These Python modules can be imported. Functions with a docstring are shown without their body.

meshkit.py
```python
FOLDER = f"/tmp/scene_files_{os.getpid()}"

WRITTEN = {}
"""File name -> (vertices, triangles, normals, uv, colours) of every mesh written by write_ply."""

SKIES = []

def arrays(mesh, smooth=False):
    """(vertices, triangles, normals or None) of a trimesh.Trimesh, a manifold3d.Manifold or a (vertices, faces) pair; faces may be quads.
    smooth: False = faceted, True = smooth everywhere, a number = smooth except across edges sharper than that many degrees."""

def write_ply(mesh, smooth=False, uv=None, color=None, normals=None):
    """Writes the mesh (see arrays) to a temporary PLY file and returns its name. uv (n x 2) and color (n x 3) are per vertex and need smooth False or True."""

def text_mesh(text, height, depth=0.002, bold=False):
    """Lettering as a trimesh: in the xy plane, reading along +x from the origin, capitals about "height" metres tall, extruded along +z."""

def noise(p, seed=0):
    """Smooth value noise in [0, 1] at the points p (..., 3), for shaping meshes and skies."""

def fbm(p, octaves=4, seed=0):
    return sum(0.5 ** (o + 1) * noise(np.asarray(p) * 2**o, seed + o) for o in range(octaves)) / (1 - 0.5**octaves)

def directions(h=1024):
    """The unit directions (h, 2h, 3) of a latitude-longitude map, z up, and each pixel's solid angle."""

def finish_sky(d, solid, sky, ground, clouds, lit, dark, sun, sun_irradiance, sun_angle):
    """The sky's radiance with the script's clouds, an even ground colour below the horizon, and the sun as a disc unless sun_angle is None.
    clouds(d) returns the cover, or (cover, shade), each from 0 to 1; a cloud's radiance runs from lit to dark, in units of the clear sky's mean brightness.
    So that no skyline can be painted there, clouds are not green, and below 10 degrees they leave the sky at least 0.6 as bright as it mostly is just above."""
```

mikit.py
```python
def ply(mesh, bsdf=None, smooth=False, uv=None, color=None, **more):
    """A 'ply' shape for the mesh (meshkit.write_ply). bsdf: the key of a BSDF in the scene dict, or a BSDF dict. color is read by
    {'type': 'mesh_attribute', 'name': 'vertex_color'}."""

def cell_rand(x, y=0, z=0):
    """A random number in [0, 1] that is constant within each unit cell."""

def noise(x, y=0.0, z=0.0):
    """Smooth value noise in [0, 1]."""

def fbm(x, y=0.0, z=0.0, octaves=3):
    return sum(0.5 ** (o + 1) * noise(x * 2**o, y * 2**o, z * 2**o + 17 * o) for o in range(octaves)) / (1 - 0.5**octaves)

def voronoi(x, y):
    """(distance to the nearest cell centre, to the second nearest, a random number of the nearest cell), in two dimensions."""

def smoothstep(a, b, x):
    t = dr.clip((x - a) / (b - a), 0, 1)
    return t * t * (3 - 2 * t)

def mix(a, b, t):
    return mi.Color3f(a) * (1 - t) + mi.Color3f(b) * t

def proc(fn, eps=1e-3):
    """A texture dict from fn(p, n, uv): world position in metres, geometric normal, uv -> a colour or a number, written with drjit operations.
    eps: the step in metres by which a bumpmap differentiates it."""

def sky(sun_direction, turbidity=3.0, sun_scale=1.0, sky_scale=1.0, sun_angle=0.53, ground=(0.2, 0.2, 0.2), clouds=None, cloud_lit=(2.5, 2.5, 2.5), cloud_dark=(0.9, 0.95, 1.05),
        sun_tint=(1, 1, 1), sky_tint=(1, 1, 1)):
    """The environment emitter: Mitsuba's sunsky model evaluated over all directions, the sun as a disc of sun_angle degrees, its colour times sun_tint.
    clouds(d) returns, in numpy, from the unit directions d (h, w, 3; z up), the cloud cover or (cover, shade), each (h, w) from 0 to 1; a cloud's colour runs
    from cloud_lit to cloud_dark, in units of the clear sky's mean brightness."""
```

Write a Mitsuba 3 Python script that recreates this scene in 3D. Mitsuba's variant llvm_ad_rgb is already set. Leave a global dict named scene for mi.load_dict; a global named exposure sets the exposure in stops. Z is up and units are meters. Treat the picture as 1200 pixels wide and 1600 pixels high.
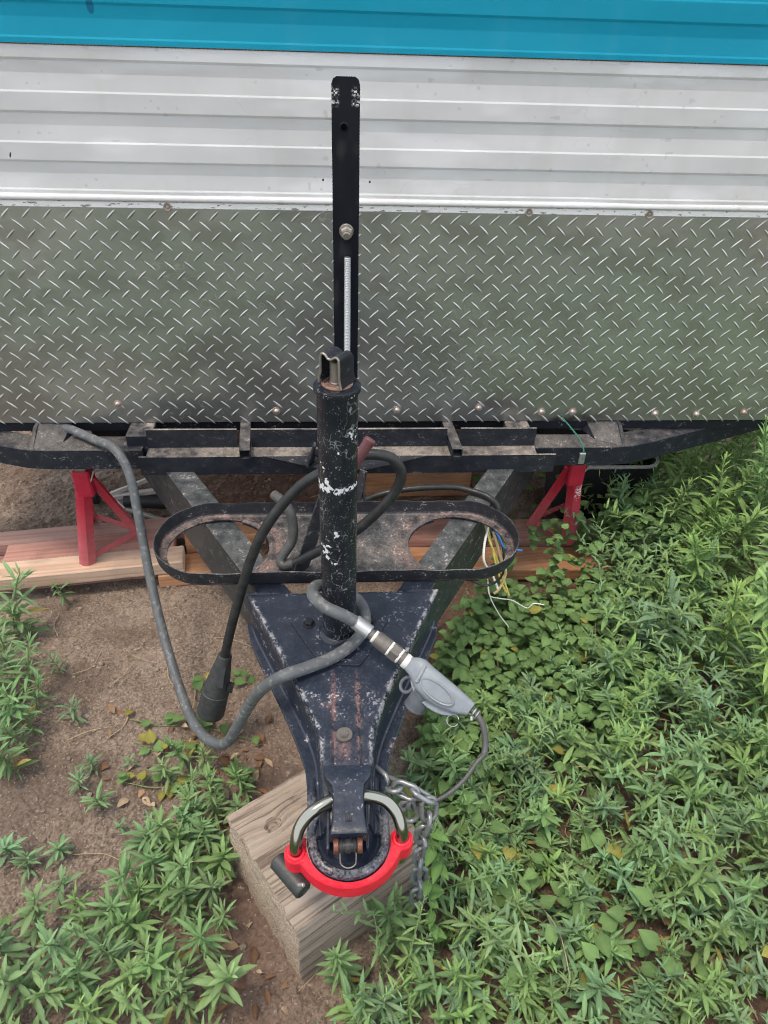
import math
import numpy as np
import trimesh
import mitsuba as mi
import drjit as dr
import mikit
import meshkit
import shapely.geometry as sg

T = mi.ScalarTransform4f
scene, labels = {}, {}

# ------------------------------------------------------------------ camera, sky, exposure
CAM = np.array([0.0, 0.0, 1.36])
FWD = np.array([0.06569828, 0.79131927, -0.6078631])
UP = np.array([0.01177367, 0.60852205, 0.79344962])
scene['camera'] = {
    'type': 'perspective', 'fov_axis': 'x', 'fov': math.degrees(2 * math.atan(600 / 1130.0)),
    'near_clip': 0.01, 'far_clip': 200.0,
    'to_world': T().look_at(origin=CAM.tolist(), target=(CAM + FWD).tolist(), up=UP.tolist()),
}
scene['sky_light'] = mikit.sky([-0.25, -0.15, 0.95], turbidity=3, sun_scale=0.30, sun_angle=14, clouds=lambda d: 1.0,
                               cloud_lit=(2.35, 2.5, 2.72), ground=(0.12, 0.12, 0.09))
exposure = 2.75

# ------------------------------------------------------------------ small helpers
noise, fbm, sstep, mix = mikit.noise, mikit.fbm, mikit.smoothstep, mikit.mix


def rgb(*c):
    return {'type': 'rgb', 'value': list(c)}


def uniq(key):
    if key not in scene and key not in labels and key not in USED:
        USED.add(key)
        return key
    k = 1
    while f'{key}_{k:03d}' in USED:
        k += 1
    USED.add(f'{key}_{k:03d}')
    return f'{key}_{k:03d}'


USED = set()


def thing(name, label, cat, group=None, kind=None):
    key = uniq(name)
    labels[key] = {'label': label, 'category': cat}
    if group:
        labels[key]['group'] = group
    if kind:
        labels[key]['kind'] = kind
    return key


def part(parent, name, mesh, bsdf, smooth=30, label=None, kind=None, tw=None, color=None):
    key = uniq(parent + '__' + name)
    d = mesh if isinstance(mesh, dict) else mikit.ply(mesh, bsdf, smooth=smooth, color=color)
    scene[key] = dict(d)
    if isinstance(mesh, dict) and bsdf:
        scene[key]['bsdf'] = {'type': 'ref', 'id': bsdf}
    if tw is not None:
        scene[key]['to_world'] = tw
    if label or kind:
        labels[key] = {}
        if label:
            labels[key]['label'] = label
        if kind:
            labels[key]['kind'] = kind
    return key


def single(key, mesh, bsdf, smooth=30, color=None, tw=None):
    """a thing that is one mesh; its key comes from thing()"""
    d = mesh if isinstance(mesh, dict) else mikit.ply(mesh, bsdf, smooth=smooth, color=color)
    scene[key] = dict(d)
    if isinstance(mesh, dict):
        scene[key]['bsdf'] = {'type': 'ref', 'id': bsdf}
    if tw is not None:
        scene[key]['to_world'] = tw


cat_ = trimesh.util.concatenate


def hull(pts):
    return trimesh.convex.convex_hull(np.asarray(pts, float))


def cbox(x0, x1, y0, y1, z0, z1, b=0.0015):
    pts = []
    for sx, x in ((1, x0), (-1, x1)):
        for sy, y in ((1, y0), (-1, y1)):
            for sz, z in ((1, z0), (-1, z1)):
                pts += [(x, y + sy * b, z + sz * b), (x + sx * b, y, z + sz * b), (x + sx * b, y + sy * b, z)]
    return hull(pts)


def frame(p0, p1, up=(0, 0, 1)):
    p0, p1 = np.asarray(p0, float), np.asarray(p1, float)
    a = (p1 - p0) / np.linalg.norm(p1 - p0)
    s = np.cross(a, up)
    s /= np.linalg.norm(s)
    u = np.cross(s, a)
    return p0, a, s, u, np.linalg.norm(p1 - p0)


def bar(p0, p1, w, h, b=0.0015, up=(0, 0, 1)):
    """box from p0 to p1, w across, h along up (centred)"""
    p, a, s, u, L = frame(p0, p1, up)
    m = cbox(0, L, -w / 2, w / 2, -h / 2, h / 2, b)
    M = np.eye(4)
    M[:3, 0], M[:3, 1], M[:3, 2], M[:3, 3] = a, -s, u, p
    m.apply_transform(M)
    return m


def extrude(poly, p0, p1, up=(0, 0, 1)):
    """2-D polygon (x = right of travel, y = up) swept from p0 to p1"""
    p, a, s, u, L = frame(p0, p1, up)
    m = trimesh.creation.extrude_polygon(poly, L, engine='earcut')
    M = np.eye(4)
    M[:3, 0], M[:3, 1], M[:3, 2], M[:3, 3] = s, u, -a, np.asarray(p1, float)
    m.apply_transform(M)
    return m


def spline(pts, step=0.006, closed=False):
    p = np.asarray(pts, float)
    q = np.vstack([p[-1], p, p[0], p[1]]) if closed else np.vstack([2 * p[0] - p[1], p, 2 * p[-1] - p[-2]])
    out = []
    for i in range(1, len(q) - 2):
        a, b, c, d = q[i - 1:i + 3]
        # centripetal Catmull-Rom
        t1 = np.linalg.norm(b - a) ** .5 + 1e-6
        t2 = t1 + np.linalg.norm(c - b) ** .5 + 1e-6
        t3 = t2 + np.linalg.norm(d - c) ** .5 + 1e-6
        n = max(2, int(np.linalg.norm(c - b) / step))
        t = np.linspace(t1, t2, n, endpoint=False)[:, None]
        A1 = (t1 - t) / t1 * a + t / t1 * b
        A2 = (t2 - t) / (t2 - t1) * b + (t - t1) / (t2 - t1) * c
        A3 = (t3 - t) / (t3 - t2) * c + (t - t2) / (t3 - t2) * d
        B1 = (t2 - t) / t2 * A1 + t / t2 * A2
        B2 = (t3 - t) / (t3 - t1) * A2 + (t - t1) / (t3 - t1) * A3
        out.append((t2 - t) / (t2 - t1) * B1 + (t - t1) / (t2 - t1) * B2)
    out = np.vstack(out)
    return out if closed else np.vstack([out, p[-1]])


def tube(path, r, n=12, closed=False, caps=True):
    p = np.asarray(path, float)
    r = np.broadcast_to(r, (len(p),))
    t = (np.roll(p, -1, 0) - np.roll(p, 1, 0)) if closed else np.gradient(p, axis=0)
    t = t / (np.linalg.norm(t, axis=1, keepdims=True) + 1e-12)
    a = np.cross(t[0], [0.3, 0.2, 0.93])
    a /= np.linalg.norm(a)
    ang = np.arange(n) * 2 * np.pi / n
    rings = []
    for i in range(len(p)):
        a = a - (a @ t[i]) * t[i]
        a /= np.linalg.norm(a)
        b = np.cross(t[i], a)
        rings.append(p[i] + r[i] * (np.cos(ang)[:, None] * a + np.sin(ang)[:, None] * b))
    return loft(rings, closed=closed, caps=caps and not closed)


def loft(rings, closed=False, caps=True):
    R = np.asarray(rings, float)
    m, n = R.shape[:2]
    v = R.reshape(-1, 3)
    k = m if closed else m - 1
    i, j = np.meshgrid(np.arange(k), np.arange(n), indexing='ij')
    i2, j2 = (i + 1) % m, (j + 1) % n
    q = np.stack([i * n + j, i * n + j2, i2 * n + j2, i2 * n + j], -1).reshape(-1, 4)
    f = np.vstack([q[:, [0, 1, 2]], q[:, [0, 2, 3]]])
    if caps and not closed:
        v = np.vstack([v, R[0].mean(0), R[-1].mean(0)])
        a, b = m * n, m * n + 1
        J = np.arange(n)
        f = np.vstack([f, np.stack([np.full(n, a), (J + 1) % n, J], 1), np.stack([np.full(n, b), (m - 1) * n + J, (m - 1) * n + (J + 1) % n], 1)])
    tm = trimesh.Trimesh(v, f, process=False)
    if tm.is_watertight and tm.volume < 0:
        tm.invert()
    return tm


def lathe(prof, n=32, p0=(0, 0, 0), axis=(0, 0, 1)):
    """profile (r, h) revolved about an axis through p0"""
    m = trimesh.creation.revolve(np.asarray(prof, float), sections=n)
    z = np.asarray(axis, float) / np.linalg.norm(axis)
    x = np.cross([0, 1, 0] if abs(z[1]) < .9 else [1, 0, 0], z)
    x /= np.linalg.norm(x)
    M = np.eye(4)
    M[:3, 0], M[:3, 1], M[:3, 2], M[:3, 3] = x, np.cross(z, x), z, p0
    m.apply_transform(M)
    return m


def cyl(p0, p1, r, n=20, b=0.001):
    p0, p1 = np.asarray(p0, float), np.asarray(p1, float)
    L = np.linalg.norm(p1 - p0)
    return lathe([(0, 0), (r - b, 0), (r, b), (r, L - b), (r - b, L), (0, L)], n, p0, p1 - p0)


def plate(poly, z0, z1, b=0.001):
    """horizontal plate from a shapely polygon with a small chamfer on top"""
    low = trimesh.creation.extrude_polygon(poly, z1 - z0, engine='earcut')
    low.apply_translation([0, 0, z0])
    return low


def hexbolt(p, axis, r=0.0075, h=0.006, washer=0.012):
    z = np.asarray(axis, float) / np.linalg.norm(axis)
    p = np.asarray(p, float)
    ms = [lathe([(0, h + .002), (r * .8, h + .002), (r, h), (r, .0015), (0, .0015)], 6, p, z)]
    ms.append(lathe([(0, .002), (washer - .0005, .002), (washer, .0015), (washer, -.001), (0, -.001)], 20, p, z))
    return cat_(ms)


def xf(R=None, t=(0, 0, 0), s=1.0):
    M = np.eye(4)
    if R is not None:
        M[:3, :3] = R
    M[:3, :3] *= s
    M[:3, 3] = t
    return T(M.tolist())


def rotz(a):
    c, s = math.cos(a), math.sin(a)
    return np.array([[c, -s, 0], [s, c, 0], [0, 0, 1.0]])


def rotx(a):
    c, s = math.cos(a), math.sin(a)
    return np.array([[1, 0, 0], [0, c, -s], [0, s, c]])


def roty(a):
    c, s = math.cos(a), math.sin(a)
    return np.array([[c, 0, s], [0, 1, 0], [-s, 0, c]])


# ------------------------------------------------------------------ materials
def prin(key, color, rough=0.5, metallic=0.0, spec=0.5, bump=None, bscale=1.0, two=True, **kw):
    m = {'type': 'principled', 'base_color': color, 'roughness': rough, 'metallic': metallic, 'specular': spec, **kw}
    if bump is not None:
        m = {'type': 'bumpmap', 'arbitrary': bump, 'scale': bscale, 'bsdf': m}
    if two:
        m = {'type': 'twosided', 'bsdf': m}
    scene[key] = m


def worn_paint(base, light, mottle, dust, dust_amt, chip, chip_amt, rust_amt, f=1.0, extra=None):
    """chassis paint: mottled tone painted darker on side faces like a dark reflection, dust settled on faces that look up, flecks, scratches, chips and rust"""
    def fn(p, n, uv):
        big = fbm(p.x * 9 * f, p.y * 9 * f, p.z * 9 * f, 3)
        mid = fbm(p.x * 60 * f, p.y * 60 * f, p.z * 60 * f, 3)
        fine = fbm(p.x * 330 * f, p.y * 330 * f, p.z * 330 * f, 3)
        upf = sstep(0.45, 0.97, n.z)
        c = mix(base, light, dr.clip(sstep(0.30, 0.75, 0.5 * mid + 0.5 * fine) * mottle * (0.3 + 1.4 * big) * (0.3 + 0.7 * upf), 0, 1))  # upf weight darkens the sides, standing in for dark ground reflected there
        d = dr.clip((0.05 + 0.95 * upf) * dust_amt * sstep(0.25, 0.70, 0.55 * big + 0.45 * mid) * (0.35 + 1.3 * fine), 0, 1)
        c = mix(c, dust, d)
        ru = sstep(0.70 - 0.22 * rust_amt, 0.80 - 0.20 * rust_amt, 0.6 * mid + 0.4 * big)
        if extra is not None:
            ru = dr.clip(ru + extra(p, mid, fine, 0), 0, 1)
        c = mix(c, mix((0.13, 0.055, 0.042), (0.34, 0.19, 0.165), fine), ru * (0.4 + 0.5 * rust_amt))
        ch = sstep(0.665 - 0.10 * chip_amt, 0.74 - 0.10 * chip_amt, 0.45 * mid + 0.55 * fine) * (0.45 + 0.55 * sstep(0.45, 0.6, big))
        if extra is not None:
            ch = dr.clip(ch + extra(p, mid, fine, 1), 0, 1)
        return mix(c, chip, ch * 0.75)
    return mikit.proc(fn)


def coupler_wear(p, mid, fine, what):
    """bare edges, the worn rim of the socket and the rusty run along the neck of the coupler"""
    cx = 0.011
    a = 0.0365 + dr.maximum(0, p.y - 0.66) * 0.40 + dr.maximum(0, p.y - 0.766) * 0.058
    ax = dr.abs(p.x - cx)
    r = dr.sqrt(dr.square(p.x - cx - 0.001) + dr.square(p.y - 0.530))
    top = sstep(0.424, 0.430, p.z)
    if what == 0:
        run = dr.exp(-dr.square((ax - 0.019) / 0.0035)) + 0.9 * dr.exp(-dr.square((p.x - cx + 0.004) / 0.009) - dr.square((p.y - 0.633) / 0.022))
        run = run * sstep(0.60, 0.63, p.y) * sstep(0.80, 0.72, p.y) * top
        rim = sstep(0.044, 0.050, r) * sstep(0.062, 0.056, r) * sstep(0.60, 0.50, p.y) * sstep(-0.005, -0.03, p.x - cx)
        return dr.clip(run * 1.3 * sstep(0.40, 0.55, 0.5 * mid + 0.5 * fine) + 0.6 * rim * sstep(0.50, 0.60, fine), 0, 1)
    edge = dr.exp(-dr.square((ax - a) / 0.0032)) * sstep(0.600, 0.64, p.y) * sstep(0.405, 0.425, p.z)
    rim = dr.select(p.y > 0.53, sstep(0.044, 0.047, ax) * sstep(0.063, 0.058, ax), sstep(0.043, 0.047, r) * sstep(0.063, 0.057, r)) * sstep(0.370, 0.377, p.z) * sstep(0.61, 0.58, p.y) * sstep(0.40, 0.385, p.z)
    wear = dr.exp(-dr.square((p.x - cx) / 0.05) - dr.square((p.y - 0.735) / 0.045)) * top
    return dr.clip(edge * sstep(0.42, 0.60, 0.5 * mid + 0.5 * fine) + 0.40 * rim * sstep(0.30, 0.62, 0.4 * mid + 0.6 * fine) + 0.32 * wear * sstep(0.55, 0.70, 0.3 * mid + 0.7 * fine), 0, 0.9)


def tray_rust(p, mid, fine, what):
    """rust and rubbed paint round the two holes of the bottle tray"""
    if what == 1:
        return 0.0 * mid
    d = None
    for hx in (-0.233, 0.243):
        r = dr.sqrt(dr.square(p.x - hx) + dr.square((p.y - 1.108) * 1.08))
        e = dr.exp(-dr.square((r - 0.116) / 0.016))
        d = e if d is None else d + e
    return dr.clip((d * sstep(0.38, 0.62, 0.6 * mid + 0.4 * fine) * 0.8 + 0.25 * sstep(0.58, 0.70, mid)) * sstep(0.4270, 0.4235, p.z), 0, 1)


prin('navy_worn_steel', worn_paint((0.010, 0.014, 0.026), (0.032, 0.042, 0.066), 0.45, (0.12, 0.125, 0.14), 0.03, (0.36, 0.36, 0.39), 0.26, 0.22, extra=coupler_wear), 0.34, spec=0.45, bump=mikit.proc(lambda p, n, uv: fbm(p.x * 60, p.y * 60, p.z * 60, 3)), bscale=0.0018)
prin('dusty_black_steel', worn_paint((0.010, 0.013, 0.020), (0.055, 0.06, 0.072), 0.35, (0.25, 0.22, 0.195), 0.95, (0.24, 0.24, 0.24), 0.20, 0.05), 0.5, spec=0.22)
prin('rail_steel', worn_paint((0.020, 0.025, 0.028), (0.060, 0.067, 0.068), 0.8, (0.13, 0.13, 0.135), 0.45, (0.30, 0.30, 0.30), 0.26, 0.0), 0.42, spec=0.3)
prin('beam_steel', worn_paint((0.010, 0.013, 0.020), (0.055, 0.06, 0.072), 0.35, (0.15, 0.135, 0.125), 0.6, (0.26, 0.26, 0.26), 0.30, 0.05), 0.5, spec=0.22)
prin('tray_steel', worn_paint((0.014, 0.015, 0.020), (0.09, 0.09, 0.095), 0.65, (0.22, 0.20, 0.185), 0.45, (0.36, 0.34, 0.33), 0.30, 0.12, extra=tray_rust), 0.48, spec=0.3)
prin('bar_black', worn_paint((0.009, 0.011, 0.017), (0.05, 0.052, 0.058), 0.35, (0.14, 0.13, 0.12), 0.35, (0.4, 0.4, 0.4), 0.2, 0.0), 0.45, spec=0.25)


def scuffed_bar(p, n, uv):
    c = mix((0.004, 0.005, 0.009), (0.011, 0.013, 0.018), fbm(p.x * 70, p.y * 70, p.z * 20, 3))
    m = dr.exp(-dr.square((p.z - 1.213) / 0.004)) + 0.8 * dr.exp(-dr.square((p.z - 1.200) / 0.003))
    side = sstep(0.007, 0.012, dr.abs(p.x - 0.019))
    s = sstep(0.50, 0.58, fbm(p.x * 500, p.y * 300, p.z * 420, 3)) * dr.clip(m * side, 0, 1)
    c = mix(c, (0.75, 0.75, 0.75), s)
    rub = sstep(0.6, 0.85, fbm(p.x * 40, 1.0, p.z * 14, 3)) * 0.12
    return mix(c, (0.13, 0.12, 0.11), rub)


prin('scuffed_bar_paint', mikit.proc(scuffed_bar), 0.36, spec=0.15)


def post_paint(p, n, uv):
    """black jack tube: the top coat flaked in a ring, patches and hair cracks, primer showing"""
    base = mix((0.007, 0.009, 0.014), (0.018, 0.020, 0.026), fbm(p.x * 60, p.y * 60, p.z * 30, 2))
    ang = p.x - 0.003
    n1 = fbm(p.x * 260, p.y * 260, p.z * 170, 3)
    n2 = fbm(p.x * 90 + 4, p.y * 90, p.z * 60, 3)
    ring = dr.exp(-dr.square((p.z - 0.752 - 0.10 * dr.abs(ang + 0.004)) / 0.0070)) * (0.75 + 0.5 * sstep(0.3, 0.6, n2))
    tongue = dr.exp(-dr.square((ang + 0.018 + 0.25 * (p.z - 0.775)) / 0.0026)) * sstep(0.745, 0.755, p.z) * sstep(0.800, 0.785, p.z)
    pat1 = dr.exp(-dr.square((ang + 0.019) / 0.0055) - dr.square((p.z - 0.640) / 0.017))
    pat2 = dr.exp(-dr.square((ang + 0.012) / 0.012) - dr.square((p.z - 0.612 + 0.6 * ang) / 0.005))
    pat3 = dr.exp(-dr.square((ang - 0.020) / 0.005) - dr.square((p.z - 0.842) / 0.012))
    pat4 = dr.exp(-dr.square((ang - 0.001) / 0.005) - dr.square((p.z - 0.851) / 0.006))
    pat5 = dr.exp(-dr.square((ang + 0.004) / 0.005) - dr.square((p.z - 0.672) / 0.008))
    pat6 = dr.exp(-dr.square((ang - 0.001) / 0.004) - dr.square((p.z - 0.640) / 0.006))
    pat7 = dr.exp(-dr.square((ang + 0.000) / 0.003) - dr.square((p.z - 0.812) / 0.010)) + dr.exp(-dr.square((dr.abs(ang) - 0.02) / 0.02) - dr.square((p.z - 0.902) / 0.004)) * 0.9 * sstep(0.4, 0.6, n2)
    mask = dr.clip(ring * 1.1 + tongue + 1.3 * pat1 + pat2 + pat3 + 0.9 * pat4 + 0.9 * pat5 + 0.8 * pat6 + 0.6 * pat7, 0, 1.2)
    w = sstep(0.580, 0.615, n1 * 0.78 + mask * 0.225)
    w = w * sstep(0.05, 0.25, mask)
    crack = sstep(0.022, 0.008, dr.abs(n2 - 0.5)) * sstep(0.47, 0.62, fbm(p.x * 40, p.y * 40 + 7, p.z * 24, 2)) * 0.40
    specks = sstep(0.77, 0.80, fbm(p.x * 700, p.y * 700, p.z * 500, 2)) * 0.7
    c = mix(base, (0.030, 0.032, 0.036), sstep(0.55, 0.75, fbm(p.x * 30, p.y * 30, p.z * 12 + 3, 2)) * 0.25)
    c = mix(c, (0.42, 0.43, 0.44), dr.clip(crack + specks, 0, 1))
    return mix(c, (0.58, 0.60, 0.62), w)


prin('post_flaked_paint', mikit.proc(post_paint), 0.17, spec=0.3, bump=mikit.proc(lambda p, n, uv: fbm(p.x * 120, p.y * 120, p.z * 90, 2)), bscale=0.0005)


def siding_white(p, n, uv):
    g = fbm(p.x * 2.2, 3.0, p.z * 5, 3)
    st = fbm(p.x * 22, 1.0, p.z * 3.0, 3)
    c = mix((0.465, 0.467, 0.465), (0.54, 0.545, 0.555), g)
    c = mix(c, (0.40, 0.385, 0.355), sstep(0.50, 0.80, st) * 0.18)
    c = mix(c, (0.62, 0.63, 0.65), sstep(0.55, 0.75, fbm(p.x * 5, 8.0, p.z * 14, 3)) * 0.5)
    rub = sstep(0.02, 0.008, dr.abs(fbm(p.x * 20, 6.0, p.z * 34, 2) - 0.5)) * sstep(0.58, 0.72, noise(p.x * 6, 3.0, p.z * 9))
    c = mix(c, (0.36, 0.35, 0.33), rub * 0.15)
    grime = sstep(1.02, 0.96, p.z) * sstep(0.45, 0.75, fbm(p.x * 60, 0.5, p.z * 30, 3)) * 0.2
    c = mix(c, (0.35, 0.32, 0.28), grime)
    sp = sstep(0.86, 0.88, noise(p.x * 90, 2.0, p.z * 90)) * sstep(0.62, 0.7, noise(p.x * 23, 5.0, p.z * 23))
    c = mix(c, (0.25, 0.23, 0.21), sp * 0.25)
    # two drilled holes and a stray nick
    for hx, hz, hr in ((-0.018, 1.017, 0.0024), (0.072, 1.015, 0.0024)):
        d = dr.sqrt(dr.square(p.x - hx) + dr.square(p.z - hz))
        c = mix(c, (0.01, 0.01, 0.01), sstep(hr, hr * 0.7, d))
    dd = dr.sqrt(dr.square((p.x + 0.592 - 0.3 * (p.z - 1.05)) / 0.0018) + dr.square((p.z - 1.051) / 0.006))
    return mix(c, (0.02, 0.02, 0.02), sstep(1.0, 0.6, dd))


prin('white_siding', mikit.proc(siding_white), 0.33, spec=0.5, bump=mikit.proc(lambda p, n, uv: fbm(p.x * 7, p.y * 7, p.z * 7, 3)), bscale=0.004)


def siding_blue(p, n, uv):
    g = fbm(p.x * 3.0, 3.0, p.z * 8, 3)
    st = fbm(p.x * 30, 1.0, p.z * 2.5, 3)
    c = mix((0.005, 0.225, 0.345), (0.010, 0.265, 0.39), g)
    c = mix(c, (0.03, 0.26, 0.38), sstep(0.55, 0.9, st) * 0.25)
    dd = dr.sqrt(dr.square((p.x + 0.400) / 0.007) + dr.square((p.z - 1.282) / 0.013))
    c = mix(c, (0.008, 0.10, 0.19), sstep(1.0, 0.75, dd) * 0.8)
    return c


prin('blue_siding', mikit.proc(siding_blue), 0.42, spec=0.15, bump=mikit.proc(lambda p, n, uv: fbm(p.x * 7, p.y * 7, p.z * 7, 3)), bscale=0.004)


def tread(p, n, uv):
    g = fbm(p.x * 5, 1.0, p.z * 5, 4)
    sm = fbm(p.x * 16 + 3 * g, 7.0, p.z * 22, 4)
    c = mix((0.36, 0.385, 0.365), (0.44, 0.465, 0.445), g)
    c = mix(c, (0.30, 0.295, 0.275), sstep(0.45, 0.7, sm) * 0.5)
    low = dr.maximum(sstep(0.72, 0.50, p.z) * sstep(0.35, 0.6, fbm(p.x * 4, 2.0, p.z * 7, 3)), 1.3 * dr.exp(-dr.square((p.x + 0.13) / 0.30) - dr.square((p.z - 0.63) / 0.13)) * sstep(0.25, 0.55, fbm(p.x * 7, 5.0, p.z * 9, 3)))  # grime towards the bottom, plus a painted dark reflection of tongue and frame
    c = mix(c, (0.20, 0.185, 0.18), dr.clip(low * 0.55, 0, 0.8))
    scr = sstep(0.012, 0.004, dr.abs(fbm(p.x * 26, 4.0, p.z * 26, 3) - 0.52)) * sstep(0.5, 0.7, fbm(p.x * 6, 9.0, p.z * 6, 2))
    c = mix(c, (0.72, 0.72, 0.72), scr * 0.35)
    tar = dr.exp(-dr.square((p.z - 0.487) / 0.018)) * dr.exp(-dr.square((p.x - 0.56) / 0.11))
    return mix(c, (0.02, 0.02, 0.02), dr.clip(tar * 1.4 * fbm(p.x * 50, 1.0, p.z * 50, 2), 0, 0.9))


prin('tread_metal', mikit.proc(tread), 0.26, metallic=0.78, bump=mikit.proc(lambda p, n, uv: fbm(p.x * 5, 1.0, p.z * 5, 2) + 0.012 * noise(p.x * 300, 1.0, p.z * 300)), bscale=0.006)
prin('tread_bar_metal', mikit.proc(lambda p, n, uv: mix((0.30, 0.31, 0.30), (0.55, 0.55, 0.54), noise(p.x * 45, 1.0, p.z * 45))), 0.38, metallic=0.88)
prin('trim_white', mikit.proc(lambda p, n, uv: mix((0.70, 0.70, 0.69), (0.10, 0.085, 0.07), sstep(0.66, 0.74, fbm(p.x * 90, 1.0, p.z * 220, 3)) * 0.8)), 0.4)
prin('screw_metal', mikit.proc(lambda p, n, uv: mix((0.50, 0.47, 0.44), (0.26, 0.17, 0.13), fbm(p.x * 90, p.y * 90, p.z * 90, 2))), 0.4, metallic=0.6)
prin('under_black', rgb(0.010, 0.010, 0.012), 0.6)


def rust(p, n, uv):
    return mix(mix((0.10, 0.050, 0.038), (0.24, 0.15, 0.12), fbm(p.x * 160, p.y * 160, p.z * 160, 3)), (0.45, 0.42, 0.40), sstep(0.65, 0.75, fbm(p.x * 300, p.y * 300, p.z * 300, 2)) * 0.5)


prin('rusty_steel', mikit.proc(rust), 0.55, metallic=0.2)
prin('copper_rust', mikit.proc(lambda p, n, uv: mix((0.19, 0.070, 0.042), (0.07, 0.035, 0.028), fbm(p.x * 300, p.y * 300, p.z * 300, 2))), 0.45, metallic=0.5)
prin('old_zinc', mikit.proc(lambda p, n, uv: mix((0.34, 0.32, 0.29), (0.22, 0.19, 0.16), fbm(p.x * 120, p.y * 120, p.z * 120, 3))), 0.42, metallic=0.7)
prin('bright_zinc', rgb(0.40, 0.41, 0.42), 0.38, metallic=0.8)
prin('chain_zinc', mikit.proc(lambda p, n, uv: mix((0.16, 0.175, 0.185), (0.27, 0.285, 0.30), fbm(p.x * 150, p.y * 150, p.z * 150, 3))), 0.38, metallic=0.55)
scene['chrome'] = {'type': 'twosided', 'bsdf': {'type': 'principled', 'base_color': rgb(0.34, 0.335, 0.29), 'roughness': 0.13, 'metallic': 1.0}}
prin('lock_red', mikit.proc(lambda p, n, uv: mix(mix((0.48, 0.008, 0.024), (0.60, 0.016, 0.038), fbm(p.x * 60, p.y * 60, p.z * 60, 2)), (0.30, 0.05, 0.05), sstep(0.60, 0.78, fbm(p.x * 150, p.y * 150, p.z * 150, 3)) * 0.45)), 0.42, spec=0.4, bump=mikit.proc(lambda p, n, uv: fbm(p.x * 300, p.y * 300, p.z * 300, 2)), bscale=0.0006)
prin('black_rubber', mikit.proc(lambda p, n, uv: mix((0.012, 0.013, 0.014), (0.035, 0.036, 0.037), fbm(p.x * 80, p.y * 80, p.z * 80, 3))), 0.36, spec=0.3)
prin('matt_black_plastic', mikit.proc(lambda p, n, uv: mix((0.014, 0.016, 0.017), (0.04, 0.043, 0.044), fbm(p.x * 120, p.y * 120, p.z * 120, 3))), 0.5)
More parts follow.
